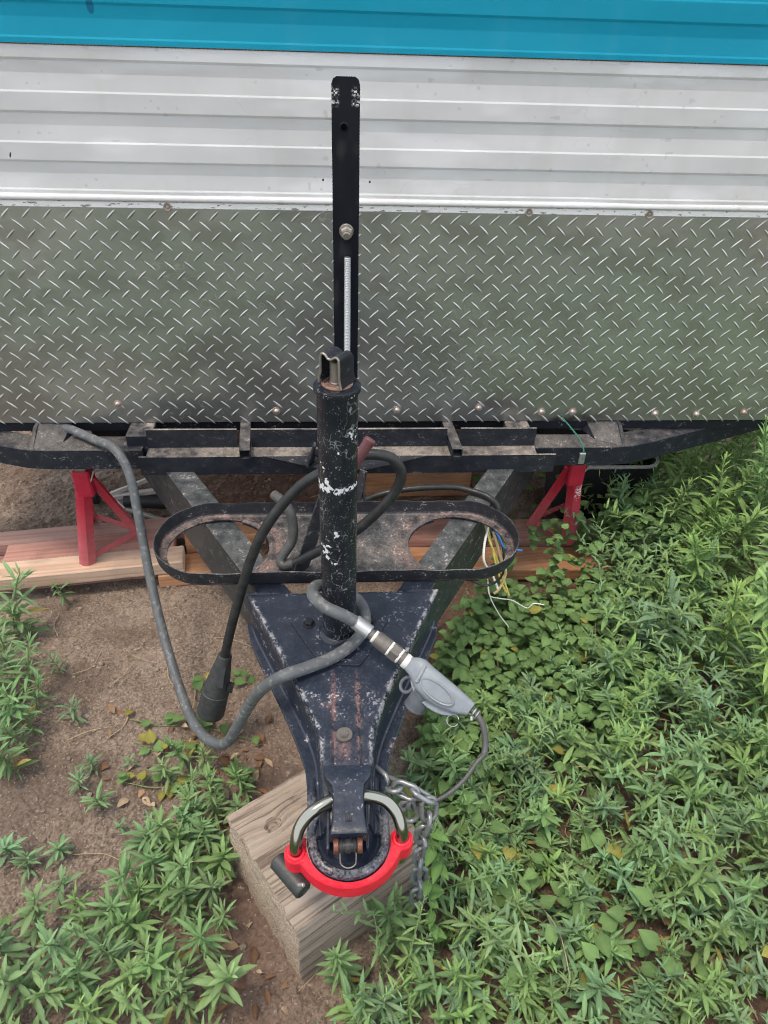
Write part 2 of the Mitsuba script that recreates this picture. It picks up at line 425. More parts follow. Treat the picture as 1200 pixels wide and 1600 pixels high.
prin('grey_hose', mikit.proc(lambda p, n, uv: mix(mix((0.058, 0.064, 0.070), (0.105, 0.113, 0.12), fbm(p.x * 70, p.y * 70, p.z * 70, 3)), (0.23, 0.23, 0.23), sstep(0.55, 0.8, fbm(p.x * 120, p.y * 120, p.z * 120, 3)) * 0.5)), 0.5, spec=0.3)
prin('dark_rubber_grey', mikit.proc(lambda p, n, uv: mix((0.035, 0.036, 0.036), (0.075, 0.076, 0.074), fbm(p.x * 60, p.y * 60, p.z * 60, 3))), 0.5)
prin('maroon_grip', rgb(0.10, 0.035, 0.04), 0.5)
prin('regulator_grey', mikit.proc(lambda p, n, uv: mix((0.12, 0.138, 0.16), (0.215, 0.24, 0.265), fbm(p.x * 45, p.y * 45, p.z * 45, 4))), 0.42, spec=0.35)
prin('regulator_dark', mikit.proc(lambda p, n, uv: mix((0.050, 0.058, 0.068), (0.115, 0.128, 0.145), fbm(p.x * 90, p.y * 90, p.z * 90, 3))), 0.45, spec=0.35)
prin('thread_tape', rgb(0.50, 0.49, 0.47), 0.7)
prin('dark_brass', mikit.proc(lambda p, n, uv: mix((0.085, 0.078, 0.07), (0.17, 0.155, 0.14), fbm(p.x * 150, p.y * 150, p.z * 150, 3))), 0.42, metallic=0.4)


def red_paint(p, n, uv):
    g = fbm(p.x * 40, p.y * 40, p.z * 40, 3)
    c = mix((0.33, 0.008, 0.028), (0.44, 0.020, 0.050), g)
    c = mix(c, (0.42, 0.20, 0.20), sstep(0.30, 0.08, p.z) * (0.25 + 0.4 * fbm(p.x * 120, p.y * 120, p.z * 120, 3)))
    a = dr.exp(-dr.square((dr.abs(p.x + 0.01) - 0.640) / 0.012) - dr.square((p.z - 0.275) / 0.032))
    ch = sstep(0.46, 0.50, fbm(p.x * 330, p.y * 330, p.z * 330, 3) * 0.7 + a * 0.16) * sstep(0.3, 0.6, a)
    return mix(c, (0.60, 0.58, 0.58), ch)


prin('stand_red', mikit.proc(red_paint), 0.4)


def board(base, dark, ang=0.13):
    ca, sa = math.cos(ang), math.sin(ang)

    def fn(p, n, uv):
        u, v = p.x * ca + p.y * sa, -p.x * sa + p.y * ca
        w = v + 0.006 * fbm(u * 6, v * 8, p.z * 8, 2)
        g = fbm(u * 3.0, w * 160, p.z * 160, 3)
        c = mix(base, dark, sstep(0.35, 0.75, g))
        c = mix(c, [b * 0.6 for b in dark], sstep(0.55, 0.8, fbm(u * 12, v * 30, p.z * 30, 3)) * 0.5)
        return mix(c, (0.20, 0.15, 0.12), sstep(0.45, 0.8, fbm(p.x * 7, p.y * 7, 3.0, 3)) * 0.35)
    return mikit.proc(fn)


prin('pale_board', board((0.50, 0.365, 0.275), (0.40, 0.26, 0.185)), 0.65)
prin('red_board', board((0.37, 0.195, 0.155), (0.27, 0.125, 0.10)), 0.65)
prin('dusky_board', board((0.33, 0.20, 0.17), (0.24, 0.135, 0.115)), 0.7)
prin('orange_board', board((0.46, 0.235, 0.125), (0.36, 0.165, 0.08)), 0.65)


BA = math.radians(33.0)   # grain direction of the big block


def block_wood(p, n, uv):
    ca, sa = math.cos(BA), math.sin(BA)
    u, v = p.x * ca + p.y * sa, -p.x * sa + p.y * ca
    kn = dr.sqrt(dr.square((u - 0.262) / 1.3) + dr.square(v - 0.611))
    k = dr.exp(-dr.square(kn / 0.02))
    w = v + 0.010 * fbm(u * 7, v * 9, p.z * 9, 2) + 0.010 * k
    g = fbm(u * 5, w * 260, p.z * 260, 3)
    endf = sstep(0.7, 0.9, dr.abs(n.x * ca + n.y * sa))
    c = mix((0.285, 0.232, 0.190), (0.095, 0.070, 0.055), sstep(0.45, 0.72, g) * 0.85)
    c = mix(c, (0.33, 0.28, 0.24), sstep(0.45, 0.75, fbm(u * 9, v * 30, p.z * 30, 3)) * 0.45)
    speck = fbm(p.x * 420, p.y * 420, p.z * 420, 2)
    e = mix((0.15, 0.118, 0.09), (0.36, 0.295, 0.232), sstep(0.25, 0.75, speck))
    e = mix(e, (0.12, 0.09, 0.07), sstep(0.55, 0.75, fbm(u * 20, v * 40, p.z * 60, 3)) * 0.45)
    c = mix(c, e, endf)
    ring = sstep(0.0035, 0.0015, dr.abs(kn - 0.0095)) + 0.6 * sstep(0.004, 0.001, kn)
    return mix(c, (0.09, 0.065, 0.05), dr.clip(ring, 0, 1) * (1 - endf) * sstep(0.5, 0.9, n.z))


prin('weathered_timber', mikit.proc(block_wood), 0.85, spec=0.2, bump=mikit.proc(lambda p, n, uv: fbm(p.x * 380, p.y * 380, p.z * 380, 2)), bscale=0.0012)


def dirt(p, n, uv):
    a = fbm(p.x * 2.3, p.y * 2.3, 1.0, 4)
    b = fbm(p.x * 24, p.y * 24, 2.0, 4)
    c_ = fbm(p.x * 260, p.y * 260, 3.0, 3)
    c = mix((0.088, 0.064, 0.050), (0.262, 0.208, 0.170), dr.clip(0.35 * a + 0.2 * b + 0.45 * sstep(0.25, 0.75, c_) + 0.5 * (noise(p.x * 330, p.y * 330, 4.0) - 0.5), 0, 1))
    c = mix(c, (0.37, 0.31, 0.26), sstep(0.48, 0.72, a) * sstep(0.35, 0.65, b) * 0.7)
    c = mix(c, (0.075, 0.054, 0.043), sstep(0.52, 0.70, fbm(p.x * 7, p.y * 7, 6.0, 3)) * 0.45)
    c = mix(c, (0.11, 0.076, 0.062), sstep(0.62, 0.80, b) * 0.4)
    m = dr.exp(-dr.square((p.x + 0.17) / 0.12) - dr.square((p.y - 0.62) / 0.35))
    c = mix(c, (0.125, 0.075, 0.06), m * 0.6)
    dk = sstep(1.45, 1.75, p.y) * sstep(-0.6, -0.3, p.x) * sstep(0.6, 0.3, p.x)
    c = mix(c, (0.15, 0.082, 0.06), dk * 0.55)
    st = sstep(0.88, 0.92, noise(p.x * 210, p.y * 210, 9.0))
    wd = sstep(0.05, 0.22, p.x - 0.05 * noise(p.x * 8, p.y * 8, 0.0)) * sstep(1.75, 1.45, p.y)
    c = mix(c, mix((0.075, 0.048, 0.036), (0.15, 0.095, 0.07), c_), wd * 0.8)
    return mix(c, (0.45, 0.39, 0.34), st * 0.35 * (1 - wd))


prin('dirt', mikit.proc(dirt), 0.95, spec=0.1, bump=mikit.proc(lambda p, n, uv: fbm(p.x * 90, p.y * 90, 1.0, 3)), bscale=0.009)
prin('pebble_stone', mikit.proc(lambda p, n, uv: mix((0.11, 0.082, 0.066), (0.30, 0.245, 0.205), noise(p.x * 120, p.y * 120, 0.0))), 0.9)


def leafm(key, tr=0.35, rough=0.5):
    scene[key] = {'type': 'principledthin', 'base_color': {'type': 'mesh_attribute', 'name': 'vertex_color'}, 'roughness': rough, 'diff_trans': tr, 'spec_trans': 0.0, 'eta': 1.4}


leafm('weed_leaf', 0.45, 0.5)
leafm('vine_leaf', 0.4, 0.48)
leafm('dry_leaf_skin', 0.4, 0.7)
prin('stem_green', rgb(0.13, 0.20, 0.07), 0.6)
prin('stem_straw', rgb(0.33, 0.25, 0.16), 0.8)
prin('wire_yellow', rgb(0.62, 0.50, 0.13), 0.45)
prin('wire_white', rgb(0.68, 0.67, 0.62), 0.45)
prin('wire_blue', rgb(0.03, 0.17, 0.52), 0.4)
prin('wire_tan', rgb(0.50, 0.38, 0.20), 0.5)
prin('wire_green', rgb(0.02, 0.12, 0.08), 0.45)
prin('pale_alloy', mikit.proc(lambda p, n, uv: mix((0.42, 0.41, 0.38), (0.27, 0.255, 0.23), fbm(p.x * 40, p.y * 40, p.z * 40, 3))), 0.45, metallic=0.2)
prin('tub_plastic', rgb(0.018, 0.020, 0.022), 0.45)
prin('tub_rim', rgb(0.34, 0.34, 0.33), 0.5)
prin('shell_white', rgb(0.70, 0.70, 0.68), 0.45)


# ------------------------------------------------------------------ ground
def gh(x, y):
    """height of the dirt"""
    x, y = np.asarray(x, float), np.asarray(y, float)
    z0 = np.zeros_like(x)
    P = np.stack([x, y, z0], -1)
    h = 0.020 * (meshkit.fbm(P * 3.1, 3, 5) - 0.5) + 0.012 * (meshkit.fbm(P * 16, 3, 9) - 0.5)
    c = meshkit.fbm(P * 52, 2, 11)
    h += 0.022 * np.clip(c - 0.55, 0, 1) + 0.005 * (meshkit.noise(P * 110, 3) - 0.5)
    keep = np.exp(-((np.abs(x) - 0.62) / 0.35) ** 2 - ((y - 1.52) / 0.14) ** 2)
    return h * (1 - 0.9 * keep) - 0.006 * keep


def ground():
    xs = np.unique(np.concatenate([np.arange(-1.35, 1.75, 0.0075), np.linspace(-40, -1.4, 26), np.linspace(1.8, 40, 26), [-1.6, -2, 2, 2.4]]))
    ys = np.unique(np.concatenate([np.arange(0.25, 2.75, 0.0075), np.linspace(-40, 0.15, 26), np.linspace(2.8, 40, 26), [3, 3.4, -0.3, 0]]))
    X, Y = np.meshgrid(xs, ys)
    Z = gh(X, Y)
    n, m = len(ys), len(xs)
    i, j = np.meshgrid(np.arange(n - 1), np.arange(m - 1), indexing='ij')
    q = np.stack([i * m + j, i * m + j + 1, (i + 1) * m + j + 1, (i + 1) * m + j], -1).reshape(-1, 4)
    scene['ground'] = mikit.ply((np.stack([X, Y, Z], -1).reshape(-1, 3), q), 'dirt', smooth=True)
    labels['ground'] = {'label': 'dry brown dirt with small stones under the trailer tongue', 'category': 'ground', 'kind': 'structure'}


ground()

# ------------------------------------------------------------------ the trailer: walls
TR = thing('camper_trailer', 'white and blue camper trailer with tread plate front, black tongue and coupler facing the camera', 'trailer')
XL, XR, YW = -1.10, 1.13, 1.5


def siding(z0, z1, step_z=1.183, period=0.0813):
    """ribbed sheet between heights z0 and z1: profile of shallow waves, extruded across"""
    prof = [(0.0, 0.0), (0.0262, -0.0020), (0.0292, -0.0033), (0.0315, -0.0034), (0.0580, -0.0034), (0.0625, -0.0014), (0.0805, 0.0)]
    zs, yo = [], []
    for k in range(-20, 20):
        for s, o in prof:
            z = step_z - k * period - s
            zs.append(z)
            yo.append(o)
    zs, yo = np.array(zs), np.array(yo)
    o = np.argsort(zs)
    zs, yo = zs[o], yo[o]
    zz = np.unique(np.concatenate([[z0, z1], zs[(zs > z0 + 1e-4) & (zs < z1 - 1e-4)]]))
    yy = np.interp(zz, zs, yo)
    xs = np.linspace(XL, XR, 90)
    X, Z = np.meshgrid(xs, zz)
    Yb = np.repeat(yy[:, None], len(xs), 1)
    P = np.stack([X * 3, X * 0, Z * 6], -1)
    Yb = Yb + 0.006 * (meshkit.fbm(P, 3, 21) - 0.5) + 0.0012 * (meshkit.fbm(P * np.array([4, 1, 2]), 2, 4) - 0.5)
    n, m = X.shape
    i, j = np.meshgrid(np.arange(n - 1), np.arange(m - 1), indexing='ij')
    q = np.stack([i * m + j, i * m + j + 1, (i + 1) * m + j + 1, (i + 1) * m + j], -1).reshape(-1, 4)
    V = np.stack([X, YW - 0.002 + Yb, Z], -1).reshape(-1, 3)
    V2 = V.copy()
    V2[:, 1] = YW + 0.012
    K = len(V)
    edge = []
    for row in (0, n - 1):
        a = row * m + np.arange(m - 1)
        edge.append(np.stack([a, a + 1, a + 1 + K, a + K], 1))
    f = np.vstack([q, q + K] + edge)
    return trimesh.Trimesh(np.vstack([V, V2]), np.vstack([f[:, [0, 1, 2]], f[:, [0, 2, 3]]]), process=False)


part(TR, 'siding_panel', siding(1.2272, 1.62), 'blue_siding', 14, label='blue painted ribbed siding band')
part(TR, 'siding_panel', siding(0.9755, 1.2255), 'white_siding', 14, label='white ribbed siding band')
part(TR, 'siding_panel', siding(1.6215, 2.35), 'white_siding', 14)
part(TR, 'body_shell', cbox(XL, XR, YW + 0.013, 3.7, 0.50, 2.36, 0.02), 'shell_white')
part(TR, 'seam_strip', cbox(XL, XR, YW - 0.0075, YW + 0.004, 1.2256, 1.2271, 0.0003), 'under_black')
# rounded bottom lip of the siding and the trim strip under it
lip = loft([[(x, YW + oy, oz) for oy, oz in ((0.004, 0.9850), (-0.0065, 0.9850), (-0.0105, 0.9815), (-0.0110, 0.9765), (-0.0085, 0.9735), (0.004, 0.9730))] for x in (XL, XR)])
part(TR, 'siding_lip', lip, 'white_siding', 50)
TS = part(TR, 'trim_strip', cbox(XL, XR, YW - 0.0050, YW + 0.003, 0.9590, 0.9728, 0.001), 'trim_white')
for x in (-0.655, -0.32, 0.392, 0.640):
    p = np.array([x, YW - 0.005, 0.9640])
    r = 0.0062
    ring = [(p[0] + r * math.cos(a), p[1] - 0.0015, p[2] + r * math.sin(a)) for a in np.linspace(0, 2 * np.pi, 14, endpoint=False)]
    part(TS, 'screw', cat_([tube(ring, 0.0018, 6, closed=True), lathe([(0, .0025), (.0035, .002), (.0045, 0), (0, 0)], 10, p, (0, -1, 0))]), 'screw_metal')

# tread plate with its raised bars
PZ0, PZ1 = 0.4845, 0.9615
xs, zs = np.linspace(XL, XR, 120), np.linspace(PZ0, PZ1, 30)
X, Z = np.meshgrid(xs, zs)
tread_bow = lambda x, z: 0.0030 * (meshkit.fbm(np.stack([np.asarray(x) * 2.4, np.asarray(x) * 0, np.asarray(z) * 2.4], -1), 2, 31) - 0.5)
n, m = X.shape
i, j = np.meshgrid(np.arange(n - 1), np.arange(m - 1), indexing='ij')
q = np.stack([i * m + j, i * m + j + 1, (i + 1) * m + j + 1, (i + 1) * m + j], -1).reshape(-1, 4)
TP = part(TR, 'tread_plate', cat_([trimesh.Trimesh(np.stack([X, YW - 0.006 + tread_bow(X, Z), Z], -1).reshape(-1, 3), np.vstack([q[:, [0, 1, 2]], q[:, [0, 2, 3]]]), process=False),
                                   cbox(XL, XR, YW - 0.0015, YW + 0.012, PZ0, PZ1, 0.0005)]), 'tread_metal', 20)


def raised_bar():
    t = np.linspace(-1, 1, 9)
    L, W, Hh = 0.0148, 0.0024, 0.0013
    w = W * (1 - np.abs(t) ** 2.6) + 0.0004
    h = Hh * (1 - np.abs(t) ** 3.0)
    v, f = [], []
    for a, ww, hh in zip(t, w, h):
        v += [(a * L, -ww, 0.0003), (a * L, -ww * .45, -hh * .85), (a * L, 0, -hh), (a * L, ww * .45, -hh * .85), (a * L, ww, 0.0003)]
    for k in range(8):
        for c in range(4):
            a = k * 5 + c
            f += [(a, a + 5, a + 6), (a, a + 6, a + 1)]
    v = np.array(v)
    return trimesh.Trimesh(np.stack([v[:, 0], v[:, 2], v[:, 1]], -1), f, process=False)   # long axis x, raised along -y


RBM = raised_bar()
RB = mikit.ply(RBM, None, smooth=True)
spots = []
P_ = 0.0398
for r in range(0, 26):
    z = PZ0 + 0.006 + r * P_ / 2
    if z > PZ1 - 0.004:
        break
    for c in range(int((XR - XL) / P_)):
        x = XL + 0.012 + c * P_ + (P_ / 2 if r % 2 else 0)
        if x < XR - 0.012:
            spots.append((x, z, 43 if r % 2 else -43))
eye = CAM
spots.sort(key=lambda s: (s[0] - 0.12) ** 2 * 1.0 + (YW ** 2) * 0 + (s[1] - 1.15) ** 2 * 0.9)
rest = []
for k, (x, z, a) in enumerate(spots):
    R = roty(-math.radians(a))
    t = (x, YW - 0.006 + float(tread_bow(x, z)), z)
    if k < 300:
        part(TP, 'raised_bar', RB, 'tread_bar_metal', tw=xf(R, t))
    else:
        mm = RBM.copy()
        M = np.eye(4)
        M[:3, :3], M[:3, 3] = R, t
        mm.apply_transform(M)
        rest.append(mm)
part(TP, 'raised_bar_field', cat_(rest), 'tread_bar_metal', True, kind='stuff')
for x, z in ((-0.495, 0.533), (-0.137, 0.514), (0.145, 0.516), (0.339, 0.521), (0.492, 0.510), (0.568, 0.510), (0.773, 0.504), (0.877, 0.502), (0.995, 0.507)):
    p = (x, YW - 0.0075, z)
    part(TR, 'plate_screw', cat_([lathe([(0, .006), (.003, .0058), (.0058, .0035), (.0068, .001), (.0095, .0008), (.0095, -.001), (0, -.001)], 18, p, (0, -1, 0))]), 'screw_metal')
part(TR, 'wall_base_rail', cbox(XL, XR, YW + 0.004, YW + 0.05, 0.455, 0.4995, 0.002), 'bar_black')

# ------------------------------------------------------------------ chassis under the wall
full = [(0.0, 0), (0.006, 0), (0.006, -0.047), (0.041, -0.050), (0.041, -0.098), (0.035, -0.098), (0.035, -0.056), (0.0, -0.053)]
lowp = [(0.0, -0.047), (0.0059, -0.047), (0.041, -0.050), (0.041, -0.098), (0.035, -0.098), (0.035, -0.056), (0.0, -0.053)]
lip_ = [(0.0351, -0.0502), (0.0409, -0.0502), (0.0409, -0.0978), (0.0351, -0.0978)]
TUBE_X = (-0.202, 0.276)
cmx = [(-0.442, -0.425, lip_), (-0.425, TUBE_X[0] - 0.021, full), (TUBE_X[0] - 0.021, TUBE_X[0] + 0.010, lowp), (TUBE_X[0] + 0.010, TUBE_X[1] - 0.018, full), (TUBE_X[1] - 0.018, TUBE_X[1] + 0.013, lowp), (TUBE_X[1] + 0.013, 0.467, full), (0.467, 0.512, lip_)]
CM = part(TR, 'cross_member', cat_([extrude(sg.Polygon(pf_), (a_ + 0.00005, 1.430, 0.505), (b_ - 0.00005, 1.430, 0.505)) for a_, b_, pf_ in cmx]), 'dusty_black_steel')
# the folded gusset in the middle of the cross member
g = np.array([(-0.165, 1.3865, 0.4578), (0.215, 1.3865, 0.4570), (0.075, 1.372, 0.4300), (-0.02, 1.370, 0.4290)])
gm = hull(np.vstack([g, g + [0, 0.004, -0.006]]))
part(TR, 'gusset', gm, 'dusty_black_steel')
for x in TUBE_X:
    w, t = 0.0118, 0.0022
    sec = sg.Polygon([(-w, -w), (w, -w), (w, w), (-w, w)], [[(-w + t, -w + t), (w - t, -w + t), (w - t, w - t), (-w + t, w - t)]])
    part(TR, 'square_tube', extrude(sec, (x, 1.372, 0.4715), (x - 0.010, 1.512, 0.4715)), 'beam_steel')
for x in (-0.447, 0.435):
    part(TR, 'frame_stub', cbox(x - 0.029, x + 0.029, 1.4365, 1.512, 0.415, 0.483, 0.002), 'dusty_black_steel')
# outrigger beams with their swept ends
for s in (-1, 1):
    x0 = 0.44
    path = [(s * x0, 1.452), (s * 0.655, 1.452), (s * 0.70, 1.457), (s * 0.75, 1.473), (s * 0.85, 1.512), (s * 1.0, 1.570), (s * 1.2, 1.65)]
    z = 0.4545
    rings = []
    for k, (x, y) in enumerate(path):
        a = np.array(path[max(k - 1, 0)])
        b = np.array(path[min(k + 1, len(path) - 1)])
        d = (b - a) / np.linalg.norm(b - a)
        nrm = np.array([d[1], -d[0]]) * s        # towards the camera
        c = np.array([x + 0.012 * 0, y])
        rings.append([(*(c + nrm * o), z + h) for o, h in ((0.031, -0.0015), (0.0295, 0.0), (-0.028, 0.0), (-0.029, -0.0015), (-0.029, -0.0505), (0.0295, -0.0520), (0.031, -0.0505))])
    part(TR, 'outrigger_beam', loft(rings), 'beam_steel', 40)
    br = np.array([(s * 0.600, 1.400, 0.4547), (s * 0.675, 1.412, 0.4547), (s * 0.690, 1.500, 0.4547), (s * 0.585, 1.500, 0.4547)])
    tp = np.array([(s * 0.690, 1.430, 0.4990), (s * 0.690, 1.512, 0.4990), (s * 0.672, 1.430, 0.4990), (s * 0.672, 1.512, 0.4990)])
    part(TR, 'bracket', hull(np.vstack([[(s * 0.690, 1.425, 0.4547), (s * 0.682, 1.425, 0.4547), (s * 0.690, 1.512, 0.4547), (s * 0.682, 1.512, 0.4547), (s * 0.690, 1.475, 0.4835), (s * 0.682, 1.475, 0.4835), (s * 0.690, 1.512, 0.4835), (s * 0.682, 1.512, 0.4835)]])), 'bar_black')
    part(TR, 'bracket', hull([(s * 0.682, 1.428, 0.4549), (s * 0.625, 1.455, 0.4549), (s * 0.60, 1.512, 0.4549), (s * 0.682, 1.512, 0.4549), (s * 0.6815, 1.480, 0.4815), (s * 0.61, 1.512, 0.4815), (s * 0.6815, 1.512, 0.4815)]), 'beam_steel')
    part(TR, 'chassis_leg', cbox(s * 0.55 - 0.035, s * 0.55 + 0.035, 1.53, 1.60, 0.36, 0.4995, 0.003), 'under_black')

# ------------------------------------------------------------------ A-frame rails
for s in (-1, 1):
    a = np.array([-0.172 if s < 0 else 0.200, 1.026])
    b = np.array([-0.375 if s < 0 else 0.407, 1.370])
    d = (b - a) / np.linalg.norm(b - a)
    p0 = a - d * 0.19
    p1 = a + d * 0.66
    # outer web with top and bottom flange (a channel that opens inwards)
    w, h, t = 0.054, 0.140, 0.0055
    sec = [(0, 0), (w, 0), (w, -t), (t, -t), (t, -h + t), (w, -h + t), (w, -h), (0, -h)]
    sec = [(x * (1 if s < 0 else -1), y) for x, y in sec]
    part(TR, 'tongue_rail', extrude(sg.Polygon(sec), (*p0, 0.415), (*p1, 0.415)), 'rail_steel', label='left channel rail of the tongue' if s < 0 else 'right channel rail of the tongue')
    # patched splice on top of the rail where the coupler begins
    q0, q1 = a - d * 0.10, a - d * 0.005
    nin = np.array([d[1], -d[0]]) * (1 if s < 0 else -1)
    part(TR, 'weld_patch', bar((*(q0 + nin * w / 2), 0.4168), (*(q1 + nin * w / 2), 0.4168), w - 0.003, 0.0044, 0.001), 'navy_worn_steel')

# ------------------------------------------------------------------ coupler
CX = 0.011
st = [  # y, top half width, flange half width, top z, flange z
    (0.968, 0.173, 0.181, 0.4305, 0.352), (0.962, 0.1715, 0.180, 0.4325, 0.352), (0.93, 0.157, 0.174, 0.4325, 0.352), (0.88, 0.133, 0.154, 0.4325, 0.353), (0.82, 0.105, 0.129, 0.4325, 0.355),
    (0.766, 0.080, 0.106, 0.4320, 0.358), (0.73, 0.064, 0.092, 0.4315, 0.360), (0.695, 0.050, 0.079, 0.4310, 0.364), (0.668, 0.042, 0.070, 0.4300, 0.367), (0.645, 0.0385, 0.0635, 0.4290, 0.370),
    (0.615, 0.037, 0.0600, 0.4275, 0.3735), (0.58, 0.0355, 0.0585, 0.4240, 0.3765), (0.555, 0.0335, 0.0580, 0.4195, 0.3775), (0.53, 0.030, 0.0580, 0.410, 0.3775)]
ys_ = np.linspace(0.968, 0.53, 64)
st = np.array(st)[::-1]
rings = []
for y in ys_:
    a, b, zt, zf = [np.interp(y, st[:, 0], st[:, k]) for k in (1, 2, 3, 4)]
    fl = min(0.020, (b - a) * 0.62)
    g = 0.0028 * np.clip((0.745 - y) / 0.05, 0, 1) * np.clip((y - 0.575) / 0.03, 0, 1)
    half = [(b, zf - 0.008), (b, zf - 0.001), (b - 0.0012, zf), (b - fl, zf + 0.0005), (b - fl - 0.003, zf + 0.003), (a + (b - a - fl) * 0.45, zf + (zt - zf) * 0.45), (a + 0.0025, zt - 0.008), (a + 0.0008, zt - 0.0025), (a - 0.002, zt),
            (max(a - 0.010, 0.0232), zt), (0.0230, zt), (0.0215, zt - g), (0.0195, zt - g), (0.018, zt - g * 0.2), (0.006, zt - g * 0.15)]
    ring = [(CX + x, y, z) for x, z in half] + [(CX - x, y, z) for x, z in half[::-1]]
    rings.append(ring)
CPL = part(TR, 'coupler', loft(rings), 'navy_worn_steel', 32, label='worn dark blue ball coupler at the tip of the tongue')
NC = (CX + 0.001, 0.530)
prof = [(0.0, 0.411), (0.012, 0.410), (0.022, 0.406), (0.029, 0.397), (0.033, 0.385), (0.036, 0.3745), (0.040, 0.3705), (0.0430, 0.3710), (0.0452, 0.3750), (0.0475, 0.3785), (0.0510, 0.3805), (0.0545, 0.3800), (0.0572, 0.3775), (0.0585, 0.3735), (0.0588, 0.368), (0.0575, 0.360), (0.046, 0.356), (0.0, 0.356)]
nose = trimesh.creation.revolve(np.array(prof)[::-1], sections=72)
nose.apply_translation([NC[0], NC[1], 0])
import manifold3d as mf


def to_man(t):
    return mf.Manifold(mf.Mesh(np.asarray(t.vertices, np.float32), np.asarray(t.faces, np.uint32)))


def from_man(m):
    q_ = m.to_mesh()
    return trimesh.Trimesh(q_.vert_properties[:, :3], q_.tri_verts, process=False)


nose.merge_vertices()
if nose.volume < 0:
    nose.invert()
cut = mf.Manifold.cube((0.040, 0.052, 0.08), True).translate((CX - 0.002, 0.492, 0.418))
part(CPL, 'ball_socket', from_man(to_man(nose) - cut), 'navy_worn_steel', 35)
# the U shaped lever guide walls beside the hump
for s in (-1, 1):
    part(CPL, 'guide_wall', cat_([bar((CX - 0.001 + s * 0.0265, 0.497, 0.398), (CX - 0.001 + s * 0.0265, 0.600, 0.418), 0.004, 0.030, 0.0015)]), 'navy_worn_steel')
for s in (-1, 1):
    part(CPL, 'side_rim', tube([(CX + 0.001 + s * 0.0516, y_, z_) for y_, z_ in ((0.528, 0.3742), (0.55, 0.3742), (0.575, 0.3742), (0.600, 0.3715), (0.625, 0.3670))], 0.0066, 14), 'navy_worn_steel')
# latch lever: wide head, waist, flared toe
lv = [(0.592, 0.0330, 0.4565), (0.588, 0.0335, 0.4585), (0.574, 0.0325, 0.4600), (0.566, 0.0270, 0.4602), (0.560, 0.0225, 0.4600), (0.545, 0.0205, 0.4590), (0.520, 0.0208, 0.4575), (0.505, 0.0225, 0.4560), (0.497, 0.0245, 0.4545), (0.494, 0.0243, 0.4525)]
rings = []
for y, hw, z in lv:
    dz = 0.020 if y < 0.57 else 0.006
    cx = CX + 0.0005
    rings.append([(cx - hw - .001, y, z - dz), (cx - hw - .001, y, z - 0.004), (cx - hw + 0.001, y, z - 0.001), (cx - hw + 0.004, y, z), (cx + hw - 0.004, y, z), (cx + hw - 0.001, y, z - 0.001), (cx + hw + .001, y, z - 0.004), (cx + hw + .001, y, z - dz), (cx + hw - 0.002, y, z - dz), (cx + hw - 0.003, y, z - 0.005), (cx - hw + 0.003, y, z - 0.005), (cx - hw + 0.002, y, z - dz)])
LV = part(CPL, 'latch_lever', loft(rings), 'navy_worn_steel', 32)
part(CPL, 'lever_slot', cat_([cbox(CX - 0.0042, CX + 0.0042, 0.508, 0.521, 0.4550, 0.4580, 0.0008)]), 'bar_black')
part(CPL, 'lever_slot', cat_([cbox(CX - 0.0018, CX + 0.0018, 0.509, 0.520, 0.4565, 0.4592, 0.0005)]), 'navy_worn_steel')
part(CPL, 'latch_roller', lathe([(0, -0.0115), (0.007, -0.0115), (0.0085, -0.0075), (0.0068, -0.007), (0.0068, -0.004), (0.0088, -0.0035), (0.0088, 0.0035), (0.0068, 0.004), (0.0068, 0.007), (0.0085, 0.0075), (0.007, 0.0115), (0, 0.0115)], 24, (CX - 0.001, 0.486, 0.436), (1, 0, 0)), 'black_rubber')
for s in (-1, 1):
    part(CPL, 'pivot_bushing', cyl((CX - 0.001 + s * 0.0122, 0.486, 0.436), (CX - 0.001 + s * 0.0192, 0.486, 0.436), 0.0098, 20), 'copper_rust')
clip = spline([(CX - 0.0115, 0.480, 0.430), (CX - 0.0115, 0.476, 0.423), (CX - 0.010, 0.472, 0.415), (CX - 0.004, 0.470, 0.411), (CX + 0.003, 0.470, 0.411), (CX + 0.0085, 0.472, 0.415), (CX + 0.0095, 0.476, 0.423), (CX + 0.0095, 0.480, 0.430)], 0.003)
part(CPL, 'wire_clip', tube(clip, 0.0010, 8), 'old_zinc')
part(CPL, 'neck_bolt', cat_([hexbolt((CX - 0.003, 0.661, 0.4305), (0, 0, 1), 0.0075, 0.004, 0.0125), cbox(CX - 0.004, CX - 0.0015, 0.655, 0.667, 0.4355, 0.4372, 0.0004)]), 'dark_brass')

# ------------------------------------------------------------------ tongue jack
JX, JY = 0.003, 0.868
mp = sg.Polygon([(-0.079, 0.893), (-0.0354, 0.814), (-0.0131, 0.796), (0.0333, 0.794), (0.0456, 0.812), (0.085, 0.893), (0.060, 0.930), (-0.055, 0.930)]).buffer(0.004)
prof = [(0.0270, 0.4370), (0.0285, 0.4390), (0.0283, 0.4440), (0.0282, 0.890), (0.0282, 0.893)]
JK = part(TR, 'tongue_jack', lathe([(0, 0.436)] + [(r, z) for r, z in prof] + [(0.0282, 0.8998), (0.0312, 0.9006), (0.0321, 0.9022), (0.0321, 0.9070), (0.0312, 0.9088), (0.0298, 0.9092), (0, 0.9092)], 64, (JX, JY, 0)), 'post_flaked_paint', 35, label='tall black jack post with flaking paint')
def weld(pts, r, parent, n=2):
    q_ = spline(pts, 0.0025)
    w_ = r * (1 + 0.22 * np.sin(np.arange(len(q_)) * 2.1) + 0.18 * meshkit.noise(q_ * 300, n))
    part(parent, 'weld_bead', tube(q_, w_, 8), 'navy_worn_steel', 40)


